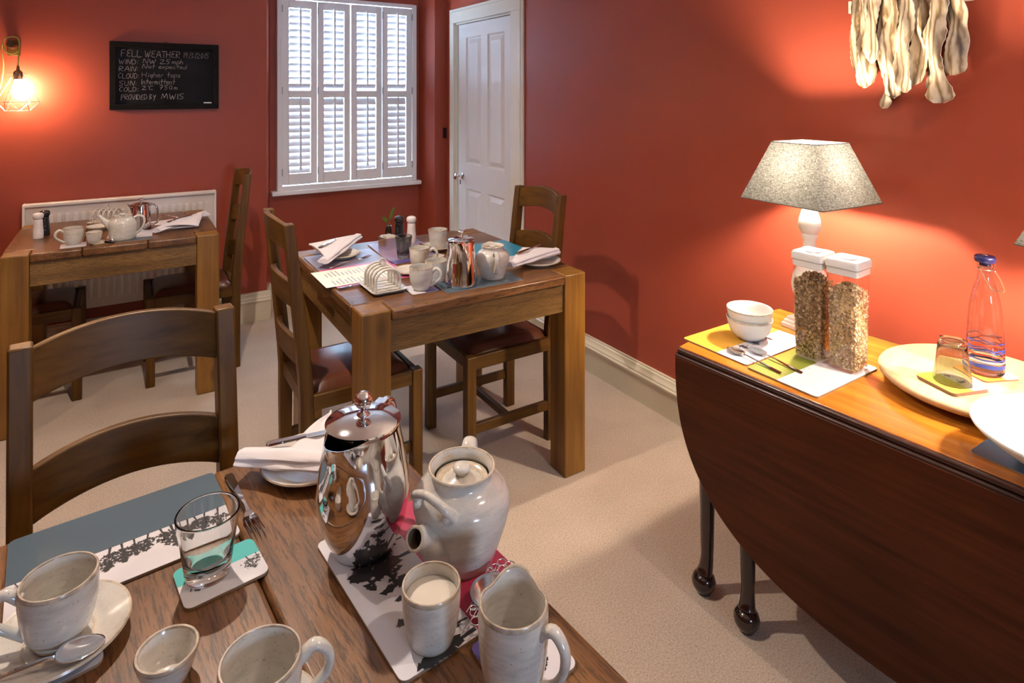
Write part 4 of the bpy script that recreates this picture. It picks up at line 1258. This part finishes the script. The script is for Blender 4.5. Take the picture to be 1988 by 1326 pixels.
def jar(c, rz, label, mt, fill, seed, big):
    rn = random.Random(seed)
    t = empty('cereal_jar', c, rz, label, 'jar', 'cereal storage jars')
    Hj = .262
    def ring(hw, z, r=.010): return [V((p[0], p[1], z)) for p in rrect(hw*2, hw*2, r, 4)]
    h0, h1 = .0375, .0415
    mb = MB()
    rings = [ring(h0-.004, 0, .008), ring(h0, .002), ring(h1, Hj), ring(h1-.0015, Hj), ring(h0-.0020, .006)]
    n = len(rings[0]); vs = [p for r_ in rings for p in r_]
    fs = [tuple(range(n))[::-1], tuple(4*n+k for k in range(n))]
    for i in range(4):
        for k in range(n): fs.append((i*n+k, i*n+(k+1) % n, (i+1)*n+(k+1) % n, (i+1)*n+k))
    mb.add(vs, fs); mb.build('wall', M['plastic'], t, angle=50)
    lid = MB()
    rings = [ring(h1-.003, Hj-.006), ring(h1+.0005, Hj-.004), ring(h1+.0010, Hj+.012), ring(h1-.001, Hj+.0125), ring(h1-.001, Hj+.0145), ring(h1+.0030, Hj+.015), ring(h1+.0035, Hj+.030, .012), ring(h1+.001, Hj+.035, .012), ring(h1-.003, Hj+.0365, .012), ring(h1-.006, Hj+.035, .012), ring(h1-.012, Hj+.034, .012)]
    vs = [p for r_ in rings for p in r_]; m_ = len(rings)
    fs = [tuple(range(n))[::-1], tuple((m_-1)*n+k for k in range(n))]
    for i in range(m_-1):
        for k in range(n): fs.append((i*n+k, i*n+(k+1) % n, (i+1)*n+(k+1) % n, (i+1)*n+k))
    lid.add(vs, fs); lo = lid.build('lid', M['white'], t, angle=35)
    MB().lathe([(0, Hj+.034), (.020, Hj+.034), (.021, Hj+.0365), (.018, Hj+.0370), (.012, Hj+.0355), (0, Hj+.0355)], 28).build('button', M['white'], lo, angle=None)
    co = MB(); q = h0-.007
    vs = ring(q, .008) + ring(q+(h1-h0)*fill/Hj, fill-.012)
    co.add(vs, [tuple(range(n))[::-1], tuple(range(n, 2*n))] + [(k, (k+1) % n, (k+1) % n+n, k+n) for k in range(n)])
    fl = MB()
    fl.v, fl.f, fl.m = co.v, co.f, co.m
    def flake(px, py, pz, s):
        ax = V((rn.uniform(-1, 1), rn.uniform(-1, 1), rn.uniform(-1, 1))).normalized(); ay = ax.orthogonal().normalized(); az = ax.cross(ay)
        k = rn.choice((4, 5, 6)); bend = rn.uniform(.15, .45)*s
        pts = []
        for i in range(k):
            a = 6.283*i/k; r_ = s*rn.uniform(.75, 1.15)
            pts.append(V((px, py, pz)) + ay*(r_*math.cos(a)) + az*(r_*.75*math.sin(a)) + ax*(bend*math.cos(2*a)))
        c0 = V((px, py, pz)) - ax*bend*.4
        lim = lambda p: V((max(-hh, min(hh, p.x)), max(-hh, min(hh, p.y)), max(.007, p.z)))
        hh = h0 - .0030 + (h1-h0)*max(0, pz)/Hj
        fl.add([lim(p) for p in pts] + [lim(c0)], [(i, (i+1) % k, k) for i in range(k)])
    cnt = 2600 if big else 4200
    sz = (.0062 if big else .0044)
    for i in range(cnt):
        z = rn.uniform(.008, fill-.004); hh = h0 - .0045 + (h1-h0)*z/Hj
        a, b_ = rn.uniform(-hh, hh), hh - rn.random()**2*.004
        sd = rn.randrange(4)
        x, y = ((a, -b_), (-b_, a), (b_, a), (a, b_))[sd]
        flake(x, y, z, sz*rn.uniform(.7, 1.2))
    for i in range(cnt//6):
        x, y = rn.uniform(-.032, .032), rn.uniform(-.032, .032)
        flake(x, y, fill + .010 - 14*(x*x+y*y) + rn.uniform(-.016, .006), sz*rn.uniform(.8, 1.3))
    o = fl.build('cereal_flakes', mt, t, weld=False, angle=None); o['kind'] = 'stuff'
    o['label'] = 'brown flakes filling the jar' if big else 'pale muesli filling the jar'
    return t
jar((1.654, 1.026, zs), R(5), 'tall white-lidded jar of brown bran flakes', M['bran'], .222, 3, True)
jar((1.664, .932, zs), R(5), 'tall white-lidded jar of pale muesli', M['muesli'], .216, 4, False)

# turntable board
bd = empty('turntable_board', (1.802, .682, SZ), R(12), 'round pale wooden turntable on the oval side table', 'board')
MB().lathe([(0, 0), (.085, 0), (.085, .012), (.075, .018), (0, .018)], 40).build('base', M['board']['x'], bd)
MB().lathe([(0, .0185), (.195, .0185), (.208, .022), (.2155, .029), (.2165, .034), (.213, .0395), (.205, .0415), (0, .0415)], 96).build('board', M['board']['x'], bd, angle=None)
BZ = SZ + .0418
mat('coaster', (1.702, .700, BZ), .105, .105, R(-19), [(None, 'pink')], 'pink coaster at the bottom of the coaster pair', cat='coaster', grp=GCo)
mat('coaster', (1.700, .701, BZ+.0043), .105, .105, R(-18), [(.006, 'limeyellow'), (None, 'white')], 'lime and white coaster under the upturned green glass', ax=0, cat='coaster', grp=GCo,
    trees=[(.006, .025, .1, .020, .5, 60), (.006, -.010, 0, .024, .5, 70), (.006, -.038, 0, .015, .5, 40)])
mat('coaster', (1.845, .685, BZ), .100, .100, R(-25), [(.010, 'orange'), (None, 'white')], 'orange and white coaster under the swing-top bottle', ax=0, cat='coaster', grp=GCo)
tumbler((1.702, .699, BZ+.0092), .0290, .0400, .102, 'upturned green-tinted glass on the coaster pair', M['greenglass'], M['solidgreen'], flip=True)
bt = empty('water_bottle', (1.842, .684, BZ+.0048), R(-18), 'clear swing-top bottle with blue cap and painted stripes', 'bottle')
op = [(.030, 0), (.0375, .002), (.0398, .006), (.0402, .010), (.0405, .030), (.0397, .053), (.0382, .097), (.0357, .142), (.0335, .165), (.0300, .188), (.0255, .206), (.0205, .222), (.0165, .236), (.0150, .250), (.0148, .262), (.0165, .264), (.0165, .272), (.0145, .275)]
ip = [(r-.0028, z) for r, z in op[::-1][:-3]] + [(.034, .010), (.020, .006), (0, .006)]
MB().lathe([(0, 0)] + op + ip, 64).build('glass_body', M['solidglass'], bt, angle=50)
random.seed(11)
for (z, h, colr, amp) in ((.020, .0095, 'b', .0004), (.0345, .0028, 'w', .0003), (.0395, .0030, 'b', .0004), (.0500, .0035, 'r', .0015), (.0600, .0030, 'b', .003), (.0660, .0035, 'b', .004), (.0750, .0030, 'r', .003), (.0830, .0022, 'b', .004)):
    sm = MB(); ph = random.random()*6
    def rad_at(zz):
        for (r0, z0), (r1, z1_) in zip(op, op[1:]):
            if z0 <= zz <= z1_: return r0 + (r1-r0)*(zz-z0)/(z1_-z0)
        return .04
    n = 72; vs = []
    for k in range(n):
        a = 6.2832*k/n; dz = amp*math.sin(3*a+ph) + amp*.5*math.sin(7*a+ph*2); hh = h*(1 + (.5*math.sin(2*a+ph) if amp > .001 else 0))
        for zz in (z+dz, z+dz+hh): r_ = rad_at(zz)+.0005; vs.append((r_*math.cos(a), r_*math.sin(a), zz))
    sm.add(vs, [(2*k, 2*((k+1) % n), 2*((k+1) % n)+1, 2*k+1) for k in range(n)])
    key = {'b': 'stripe_blue', 'r': 'stripe_red', 'w': 'stripe_white'}[colr]
    if key not in M: M[key] = plain('painted_'+key, {'b': (.03, .055, .30), 'r': (.75, .07, .03), 'w': (.8, .8, .8)}[colr], .25)
    o = sm.build('painted_stripe', M[key], bt, angle=None); o['label'] = {'b': 'blue', 'r': 'red', 'w': 'white'}[colr] + ' painted stripe'
M['capblue'] = plain('navy_plastic', (.020, .020, .10), .25)
MB().lathe([(0, .268), (.0125, .268), (.0128, .276), (.0215, .277), (.0230, .282), (.0225, .289), (.020, .292), (0, .293)], 32).build('cap', M['capblue'], bt, angle=50)
wb = MB()
M['wire'] = plain('bottle_wire', (.80, .78, .74), .25, 1.0)
wb.tube([(.0165*math.cos(6.283*k/16), .0165*math.sin(6.283*k/16), .2585) for k in range(16)], .0011, 6, closed=True)
for s_ in (-1, 1):
    wb.tube([(0, s_*.018, .258), (.003, s_*.0205, .270), (0, s_*.0195, .285)], .0011, 6, smooth=3)
wb.tube([(0, -.0195, .285), (0, 0, .294), (0, .0195, .285)], .0011, 6, smooth=4)
wb.tube([(.004, -.0205, .258), (.020, -.022, .238), (.040, -.018, .205), (.046, 0, .198), (.040, .018, .205), (.020, .022, .238), (.004, .0205, .258)], .0021, 8, smooth=5)
wb.build('wire_clip', M['wire'], bt, angle=None)
# big bowl
SBW = MB().lathe([(0, 0), (.062, 0), (.064, .006), (.085, .014), (.125, .036), (.155, .058), (.166, .070), (.1675, .0735), (.166, .076), (.161, .0755), (.150, .064), (.120, .043), (.080, .022), (.05, .014), (0, .012)], 96).build('serving_bowl', M['white'], None, loc=(1.572, .434, zs+.0001), angle=60)
tag(SBW, 'large shallow white serving bowl at the right edge', 'bowl')

# ---- table lamps
def mk_shade():
    m, nt, b = newmat('grey_felt_shade')
    nt.nodes.remove(b)
    n1 = N(nt, 'ShaderNodeTexNoise', Scale=1.0, Detail=5.0, Roughness=.7, Distortion=.8); nt.links.new(coords(nt, (110, 420, 260)), n1.inputs['Vector'])
    n2 = N(nt, 'ShaderNodeTexNoise', Scale=1.0, Detail=5.0, Roughness=.7, Distortion=.8); nt.links.new(coords(nt, (420, 110, 260)), n2.inputs['Vector'])
    mul = N(nt, 'ShaderNodeMath', operation='MULTIPLY'); nt.links.new(n1.outputs[0], mul.inputs[0]); nt.links.new(n2.outputs[0], mul.inputs[1])
    c = ramp(nt, mul.outputs[0], [(.15, (.07, .07, .062)), (.25, (.17, .17, .15)), (.36, (.33, .33, .30))])
    ge = N(nt, 'ShaderNodeNewGeometry')
    d = N(nt, 'ShaderNodeBsdfDiffuse'); nt.links.new(mixc(nt, ge.outputs['Backfacing'], c, (.80, .78, .72)), d.inputs[0])   # white lining inside
    tr = N(nt, 'ShaderNodeBsdfTranslucent'); nt.links.new(c, tr.inputs[0])
    mx = N(nt, 'ShaderNodeMixShader'); mx.inputs[0].default_value = .048
    nt.links.new(d.outputs[0], mx.inputs[1]); nt.links.new(tr.outputs[0], mx.inputs[2])
    nt.links.new(mx.outputs[0], nt.nodes['Material Output'].inputs[0])
    return m
M['shade'] = mk_shade()
M['shadetrim'] = plain('dark_shade_trim', (.10, .095, .08), .8)
M['lampwhite'] = plain('distressed_white_paint', (.78, .75, .70), .55, nz=.10, nscale=40)
def mk_distress():
    m, nt, b = newmat('worn_white_paint')
    n1 = N(nt, 'ShaderNodeTexNoise', Scale=190.0, Detail=4.0, Roughness=.6); nt.links.new(coords(nt), n1.inputs['Vector'])
    nt.links.new(ramp(nt, n1.outputs[0], [(.27, (.30, .26, .22)), (.33, (.78, .75, .70)), (1, (.80, .77, .73))]), b.inputs['Base Color'])
    b.inputs['Roughness'].default_value = .55
    return m
M['lampwhite'] = mk_distress()
M['bulb'] = glow('warm_bulb', (1.0, .82, .64), 2200)
def table_lamp(x, y, label, rz=-3):
    t = empty('table_lamp', (x, y, SZ), R(rz), label, 'lamp', 'white table lamps with grey shades')
    mb = MB(); mb.box(-.060, .060, -.060, .060, 0, .014); mb.box(-.054, .054, -.054, .054, .014, .024); mb.box(-.048, .048, -.048, .048, .024, .034)
    mb.build('plinth', M['lampwhite'], t, bevel=.002)
    MB().lathe([(0, .034), (.030, .034), (.030, .044), (.020, .052), (.018, .062), (.034, .085), (.050, .115), (.054, .140), (.048, .175), (.034, .205), (.028, .225), (.024, .245), (.0185, .262), (.0185, .280), (.0225, .290), (.0235, .295), (.0225, .300), (.0215, .303),
                (.026, .307), (.0325, .318), (.0340, .332), (.0310, .350), (.024, .372), (.018, .395), (.014, .415), (.013, .430), (.013, .440), (0, .440)], 40).build('baluster', M['lampwhite'], t, angle=60)
    MB().lathe([(0, .440), (.012, .440), (.013, .445), (.013, .470), (.010, .474), (0, .474)], 24).build('bulb_holder', M['white'], t)
    b_ = MB().sphere((0, 0, .502), .028, 20, 14).build('bulb', M['bulb'], t, angle=None)
    zb, zt, hb, ht = .408, .592, .146, .080
    sh = MB()
    for k in range(4):
        a, c = R(45+90*k), R(135+90*k)
        q = math.sqrt(2)
        P0 = V((hb*q*math.cos(a), hb*q*math.sin(a), zb)); P1 = V((hb*q*math.cos(c), hb*q*math.sin(c), zb))
        Q0 = V((ht*q*math.cos(a), ht*q*math.sin(a), zt)); Q1 = V((ht*q*math.cos(c), ht*q*math.sin(c), zt))
        sh.add([P0, P1, Q1, Q0], [(0, 1, 2, 3)])
    so = sh.build('lamp_shade', M['shade'], t, angle=10)
    q = math.sqrt(2)
    for zz, hw in ((zb, hb), (zt, ht)):
        tb = MB()
        c = [V((hw*q*math.cos(R(45+90*k)), hw*q*math.sin(R(45+90*k)), zz)) for k in range(4)]
        for k in range(4): tb.tube([c[k], c[(k+1) % 4]], .0016, 8)
        tb.build('shade_trim', M['shadetrim'], so)
    rg = MB()
    for a in (0, 90): rg.tube([(ht*math.cos(R(a)), ht*math.sin(R(a)), zt-.004), (0, 0, zt-.022), (-ht*math.cos(R(a)), -ht*math.sin(R(a)), zt-.004)], .0012, 6)
    rg.tube([(0, 0, zt-.022), (0, 0, .53)], .0012, 6)
    rg.build('shade_carrier', M['wire'], so)
    return t
table_lamp(1.850, 1.160, 'white turned lamp with grey shade behind the cereal jars')
table_lamp(1.790, .390, 'second grey-shaded lamp, cut off by the right edge', -20)

# ================================================================== wall things
bo = empty('chalkboard', (.2225, YB, 1.580), 0, 'black framed chalkboard with a chalked weather report on red wall', 'chalkboard')
hw, hh = .288, .200
fb = MB()
M['frame'] = plain('black_stained_frame', (.008, .007, .007), .6, nz=.3, bmp=.1, spec=.12)
M['slate'] = plain('dusty_blackboard', (.010, .011, .015), .8, nz=.55, nscale=5, spec=.15)
for (a, b_, c, d) in ((-hw, hw, hh-.032, hh), (-hw, hw, -hh, -hh+.032), (-hw, -hw+.032, -hh+.0325, hh-.0325), (hw-.032, hw, -hh+.0325, hh-.0325)):
    MB().box(a, b_, -.024, 0, c, d).build('frame_rail', M['frame'], bo, bevel=.002)
MB().box(-hw+.03, hw-.03, -.010, 0, -hh+.03, hh-.03).build('slate', M['slate'], bo)
hk = MB(); hk.tube([(-.012, -.004, hh), (0, -.006, hh+.010), (.012, -.004, hh)], .0015, 6, smooth=3); hk.build('hanger', M['black'], bo)
GL = {
 'F': [[(0,0),(0,1),(.7,1)],[(0,.5),(.5,.55)]], 'E': [[(.7,1),(.15,.9),(.1,.65),(.5,.55),(.1,.4),(.1,.1),(.7,0)]], 'L': [[(0,1),(.05,0),(.8,.05)]], 'W': [[(0,1),(.25,0),(.5,.7),(.7,0),(1,1)]],
 'A': [[(0,0),(.45,1),(.85,0)],[(.2,.4),(.7,.4)]], 'T': [[(0,1),(.9,1)],[(.45,1),(.45,0)]], 'H': [[(0,0),(0,1)],[(0,.5),(.7,.5)],[(.7,1),(.7,0)]], 'R': [[(0,0),(0,1),(.6,.9),(.6,.6),(0,.5),(.7,0)]],
 'I': [[(.1,1),(.1,0)]], 'N': [[(0,0),(.1,1),(.6,0),(.8,1)]], 'D': [[(0,0),(0,1),(.5,.9),(.7,.5),(.5,.1),(0,0)]], ':': [[(.1,.65),(.1,.75)],[(.1,.15),(.1,.25)]], 'C': [[(.7,.9),(.3,1),(0,.5),(.2,.05),(.7,.1)]],
 'O': [[(.35,1),(0,.6),(.1,.1),(.45,0),(.75,.4),(.6,.9),(.35,1)]], 'U': [[(0,1),(.05,.2),(.35,0),(.6,.2),(.65,1)]], 'S': [[(.7,1),(.2,.95),(.1,.65),(.6,.4),(.55,.1),(0,0)]], 'P': [[(0,-.1),(.05,1),(.6,.95),(.6,.6),(.05,.5)]],
 'V': [[(0,1),(.35,0),(.7,1)]], 'B': [[(0,0),(.05,1),(.5,.9),(.1,.55),(.6,.3),(0,0)]], 'Y': [[(0,1),(.3,.5),(.7,1)],[(.7,1),(.2,-.2)]], 'M': [[(0,0),(.15,1),(.45,.2),(.75,1),(1,0)]],
 '1': [[(.1,1),(.1,0)]], '9': [[(.5,.6),(.1,.6),(.1,.95),(.5,.9),(.4,0)]], '/': [[(0,-.1),(.35,1.1)]], '3': [[(0,1),(.5,.9),(.15,.55),(.55,.25),(0,-.05)]], '2': [[(0,.85),(.35,1),(.55,.7),(0,0),(.8,.05)]],
 '0': [[(.3,1),(0,.5),(.3,0),(.6,.5),(.3,1)]], '5': [[(.7,1),(.15,1),(.1,.6),(.5,.5),(.4,.05),(0,0)]], '7': [[(0,1),(.6,1),(.25,0)],[(.1,.5),(.6,.5)]],
 'm': [[(0,0),(.05,.55),(.25,.5),(.3,0)],[(.3,.45),(.55,.5),(.6,0)]], 'p': [[(0,-.35),(.05,.55),(.45,.45),(.4,.1),(.05,.05)]], 'h': [[(0,0),(.05,1)],[(.05,.5),(.35,.5),(.4,0)]],
 'o': [[(.25,.55),(0,.3),(.2,0),(.45,.25),(.25,.55)]], 't': [[(.25,1.05),(.2,0)],[(0,.6),(.5,.62)]], 'e': [[(0,.3),(.4,.35),(.25,.55),(0,.3),(.15,0),(.45,.1)]], 'x': [[(0,.5),(.4,0)],[(.4,.5),(0,0)]], 'c': [[(.45,.5),(.1,.5),(0,.2),(.2,0),(.45,.05)]],
 'd': [[(.45,.1),(.1,0),(0,.3),(.4,.45)],[(.5,1),(.45,0)]], 'i': [[(.1,.5),(.1,0)],[(.12,.75),(.13,.8)]], 'g': [[(.4,.5),(.05,.45),(.1,.1),(.4,.2)],[(.42,.55),(.3,-.3)]], 'r': [[(0,0),(.05,.5)],[(.05,.4),(.35,.52)]],
 's': [[(.4,.55),(.05,.45),(.35,.2),(0,0)]], 'n': [[(0,0),(.05,.5),(.35,.45),(.4,0)]], 'b': [], ' ': [], '~': [[(.05,.9),(.15,1),(.2,.9),(.1,.85)]],
}
GW = {'I': .3, ':': .35, '1': .3, '/': .45, 'i': .3, ' ': .45, 'W': 1.15, 'M': 1.15, '~': .3, 'r': .45, 't': .55, 's': .5, 'c': .55, 'e': .55, 'o': .55, 'n': .55, 'm': .75, 'h': .55, 'x': .55, 'p': .55, 'd': .6, 'g': .55}
ck = MB(); rw = random.Random(5)
def chalk(text, x0, x1, base, h, wgt=1.0):
    X = lambda c: -hw + (c - 101)/1646*.576
    Zz = lambda c: hh - (c - 150)/1040*.400
    tot = sum(GW.get(ch, .9) for ch in text)
    sx = (X(x1) - X(x0))/tot; sy = h/1040*.400
    cx = X(x0); zb = Zz(base)
    for ch in text:
        jit = rw.uniform(-.04, .04); sl = .08
        for st_ in GL[ch]:
            P = [V((cx + (px + sl*py)*sx*(.92 if GW.get(ch, .9) > .5 else .9), 0, zb + (py + jit)*sy)) for px, py in st_]
            if len(P) > 2: P, _ = spline(P, [1]*len(P), 3)
            for a, b_ in zip(P, P[1:]):
                d = (b_ - a)
                if d.length < 1e-6: continue
                nrm = V((-d.z, 0, d.x)).normalized() * .00085*wgt*rw.uniform(.7, 1.3)
                e = d.normalized()*.0004; yy = -.0104
                ck.add([(p.x, yy, p.z) for p in (a-e-nrm, b_+e-nrm, b_+e+nrm, a-e+nrm)], [(0, 1, 2, 3)])
        cx += GW.get(ch, .9)*sx
chalk('FELL WEATHER', 268, 1150, 378, 100); chalk('19/3/2015', 1190, 1605, 375, 80, .7)
chalk('WIND:', 232, 520, 490, 70); chalk('NW 25mph', 580, 1195, 475, 68)
chalk('RAIN:', 236, 520, 600, 74); chalk('Not expected', 570, 1245, 552, 64, .85)
chalk('CLOUD:', 226, 530, 708, 74); chalk('Higher tops', 560, 1150, 690, 78, .85)
chalk('SUN:', 232, 500, 820, 70); chalk('Intermittent', 550, 1065, 797, 78)
chalk('COLD:', 240, 520, 908, 64); chalk('2~C', 565, 745, 885, 62); chalk('750m', 820, 1105, 880, 62)
chalk('PROVIDED BY', 265, 778, 1035, 74); chalk('MWIS', 850, 1212, 1030, 84, 1.2)
M['chalk'] = plain('chalk_marks', (.50, .50, .50), .9)
ck.build('chalk_writing', M['chalk'], bo, weld=False, angle=None)
tag(MB().tube([(0, 0, 0), (.044, 0, 0)], .0045, 10).build('chalk_stick', plain('chalk', (.8, .8, .8), .9), None, loc=(.2225 + -hw + (1505-101)/1646*.576, YB-.018, 1.580-hh+.0370)), 'short white chalk stick on the chalkboard frame', 'chalk')

# driftwood-like sculpture
sc_ = empty('wall_sculpture', (XR, .98, 1.45), 0, 'hanging sculpture of wavy pale wood strips on right wall', 'sculpture')
def mk_strip():
    m, nt, b = newmat('banded_wood_strip')
    wv = N(nt, 'ShaderNodeTexWave', Scale=1.0, Distortion=13.0, Detail=3.0); wv.inputs['Detail Scale'].default_value = 1.2; wv.bands_direction = 'Y'
    nt.links.new(coords(nt, (14, 15, 4.0)), wv.inputs['Vector'])
    n1 = N(nt, 'ShaderNodeTexNoise', Scale=1.0, Detail=3.0); nt.links.new(coords(nt, (9, 16, 5)), n1.inputs['Vector'])
    c = ramp(nt, wv.outputs[1], [(.0, (.19, .12, .055)), (.28, (.40, .30, .175)), (.75, (.56, .47, .34))])
    c2 = ramp(nt, n1.outputs[0], [(.36, (.35, .33, .30)), (.47, (1, 1, 1)), (.56, (1, 1, 1)), (.66, (1.5, 1.55, 1.6))])
    nt.links.new(mixc(nt, 1.0, c, c2, 'MULTIPLY'), b.inputs['Base Color']); b.inputs['Roughness'].default_value = .5
    return m
M['strip'] = mk_strip()
M['stripedge'] = plain('pale_bark_edge', (.78, .70, .55), .8, nz=.3, nscale=80)
STR = [(1.136, 1.542, .034, 0), (1.105, 1.495, .042, 1), (1.072, 1.575, .034, 2), (1.050, 1.429, .030, 0), (1.024, 1.462, .040, 1), (.993, 1.490, .030, 0), (.975, 1.480, .034, 2), (.950, 1.502, .036, 1), (.921, 1.494, .030, 0), (.884, 1.449, .044, 2), (.842, 1.531, .046, 1)]
rs = random.Random(3)
for i, (y, zb, wd, lay_) in enumerate(STR):
    zt = 1.98 + rs.uniform(-.04, .04)
    p1, p2, p3 = rs.uniform(0, 6), rs.uniform(0, 6), rs.uniform(0, 6)
    cv = rs.uniform(-.35, .45)
    mb = MB(); nx, nz_ = 8, 44
    L = zt - zb
    def f(back):
        def g(u_, v_):
            z = zb + L*v_
            w_ = wd*(1 + .22*math.sin(z*34+p1) + .12*math.sin(z*71+p2))
            end = min(1, v_*L/.022); w_ *= math.sqrt(max(.05, 1-(1-end)**2)) if end < 1 else 1
            s_ = u_ - .5
            yy = y - .98 + .008*math.sin(z*22+p3) - s_*w_*1.12 + .0015*math.sin(z*300+u_*40)
            xx = -.024 - lay_*.015 - .030*cv*(1-4*s_*s_) - .010*s_*math.sin(z*19+p1)*2 - .008*math.sin(z*26+p2+s_*3) + (-.0045 if not back else 0)
            return (xx, yy, z - 1.45)
        return g
    n0 = (nx+1)*(nz_+1)
    mb.grid(nx, nz_, f(False)); mb.grid(nx, nz_, f(True)); mb.f[nx*nz_:] = [q[::-1] for q in mb.f[nx*nz_:]]
    def idx(a, b_): return b_*(nx+1)+a
    for a in range(nx):
        for q in ((idx(a, 0), idx(a, 0)+n0, idx(a+1, 0)+n0, idx(a+1, 0)), (idx(a+1, nz_), idx(a+1, nz_)+n0, idx(a, nz_)+n0, idx(a, nz_))): mb.f.append(q); mb.m.append(1)
    for b_ in range(nz_):
        for q in ((idx(0, b_+1), idx(0, b_+1)+n0, idx(0, b_)+n0, idx(0, b_)), (idx(nx, b_), idx(nx, b_)+n0, idx(nx, b_+1)+n0, idx(nx, b_+1))): mb.f.append(q); mb.m.append(1)
    mb.build('wood_strip', [M['strip'], M['stripedge']], sc_, angle=50)
MB().box(-.020, -.002, -.17, .19, .30, .34).build('backing_rail', M['stripedge'], sc_)

# caged wall lamp on a peg
cg = empty('caged_lamp', (-.470, 4.170, 1.505), 0, 'lit bulb in an open wire cage hanging on the red wall', 'lamp')
M['copperwire'] = plain('pale_wire', (.70, .62, .62), .35, 1.0)
cw = MB()
zt, zm, zb = .072, -.074, -.122
NS = 6
top = [(.020*math.cos(R(60*k)), .020*math.sin(R(60*k)), zt) for k in range(NS)]
mid = [(.092*math.cos(R(60*k)), .092*math.sin(R(60*k)), zm) for k in range(NS)]
bot = [(.058*math.cos(R(60*k+30)), .058*math.sin(R(60*k+30)), zb) for k in range(NS)]
for k in range(NS):
    for a, b_ in ((top[k], mid[k]), (mid[k], mid[(k+1) % NS]), (mid[k], bot[k]), (mid[(k+1) % NS], bot[k]), (bot[k], bot[(k+1) % NS]), (top[k], top[(k+1) % NS])):
        cw.tube([a, b_], .0014, 6)
cw.tube([(-.045, 0, .078), (.045, 0, .078)], .0018, 6)
cw.build('cage', M['copperwire'], cg)
M['brass'] = plain('dark_brass', (.20, .12, .06), .4, .8)
MB().lathe([(0, .045), (.019, .045), (.020, .060), (.020, .085), (.013, .092), (.008, .096), (.006, .118), (0, .118)], 24).build('bulb_holder', M['brass'], cg, angle=50)
M['sconce_bulb'] = glow('clear_warm_bulb', (1.0, .66, .40), 420)
MB().lathe([(0, -.058), (.012, -.054), (.024, -.040), (.028, -.022), (.024, .0), (.014, .025), (.012, .045), (0, .045)], 24).build('bulb', M['sconce_bulb'], cg, angle=None)
M['cord'] = plain('yellow_green_cord', (.42, .44, .08), .7)
cd = MB()
cd.tube([(0, 0, .118), (.001, .005, .16), (.003, .02, .215), (-.002, .03, .262), (-.030, .03, .272), (-.060, .03, .255), (-.072, .03, .20), (-.064, .03, .12), (-.075, .05, .03), (-.092, .07, -.06), (-.090, .09, -.30), (-.100, .10, -.60), (-.12, .105, -1.0)], .0033, 8, smooth=6)
cd.tube([(-.066, .028, .235), (-.055, .022, .195), (-.028, .020, .180), (-.004, .022, .195), (.003, .026, .235)], .0033, 8, smooth=5)
cd.build('cord', M['cord'], cg, angle=None)
pg = empty('wall_peg', (-.500, YB, 1.735), 0, 'stubby wooden peg in red wall, holding the lamp cord', 'peg')
RYm = Matrix.Rotation(R(90), 4, 'X')
MB().lathe([(0, .012), (.019, .012), (.020, .02), (.020, .125), (.017, .130), (0, .130)], 24, M=RYm).build('peg', M['chair']['y'], pg, angle=40)
MB().box(-.028, .028, -.012, 0, -.055, .030).build('back_plate', M['chair']['z'], pg, bevel=.003)
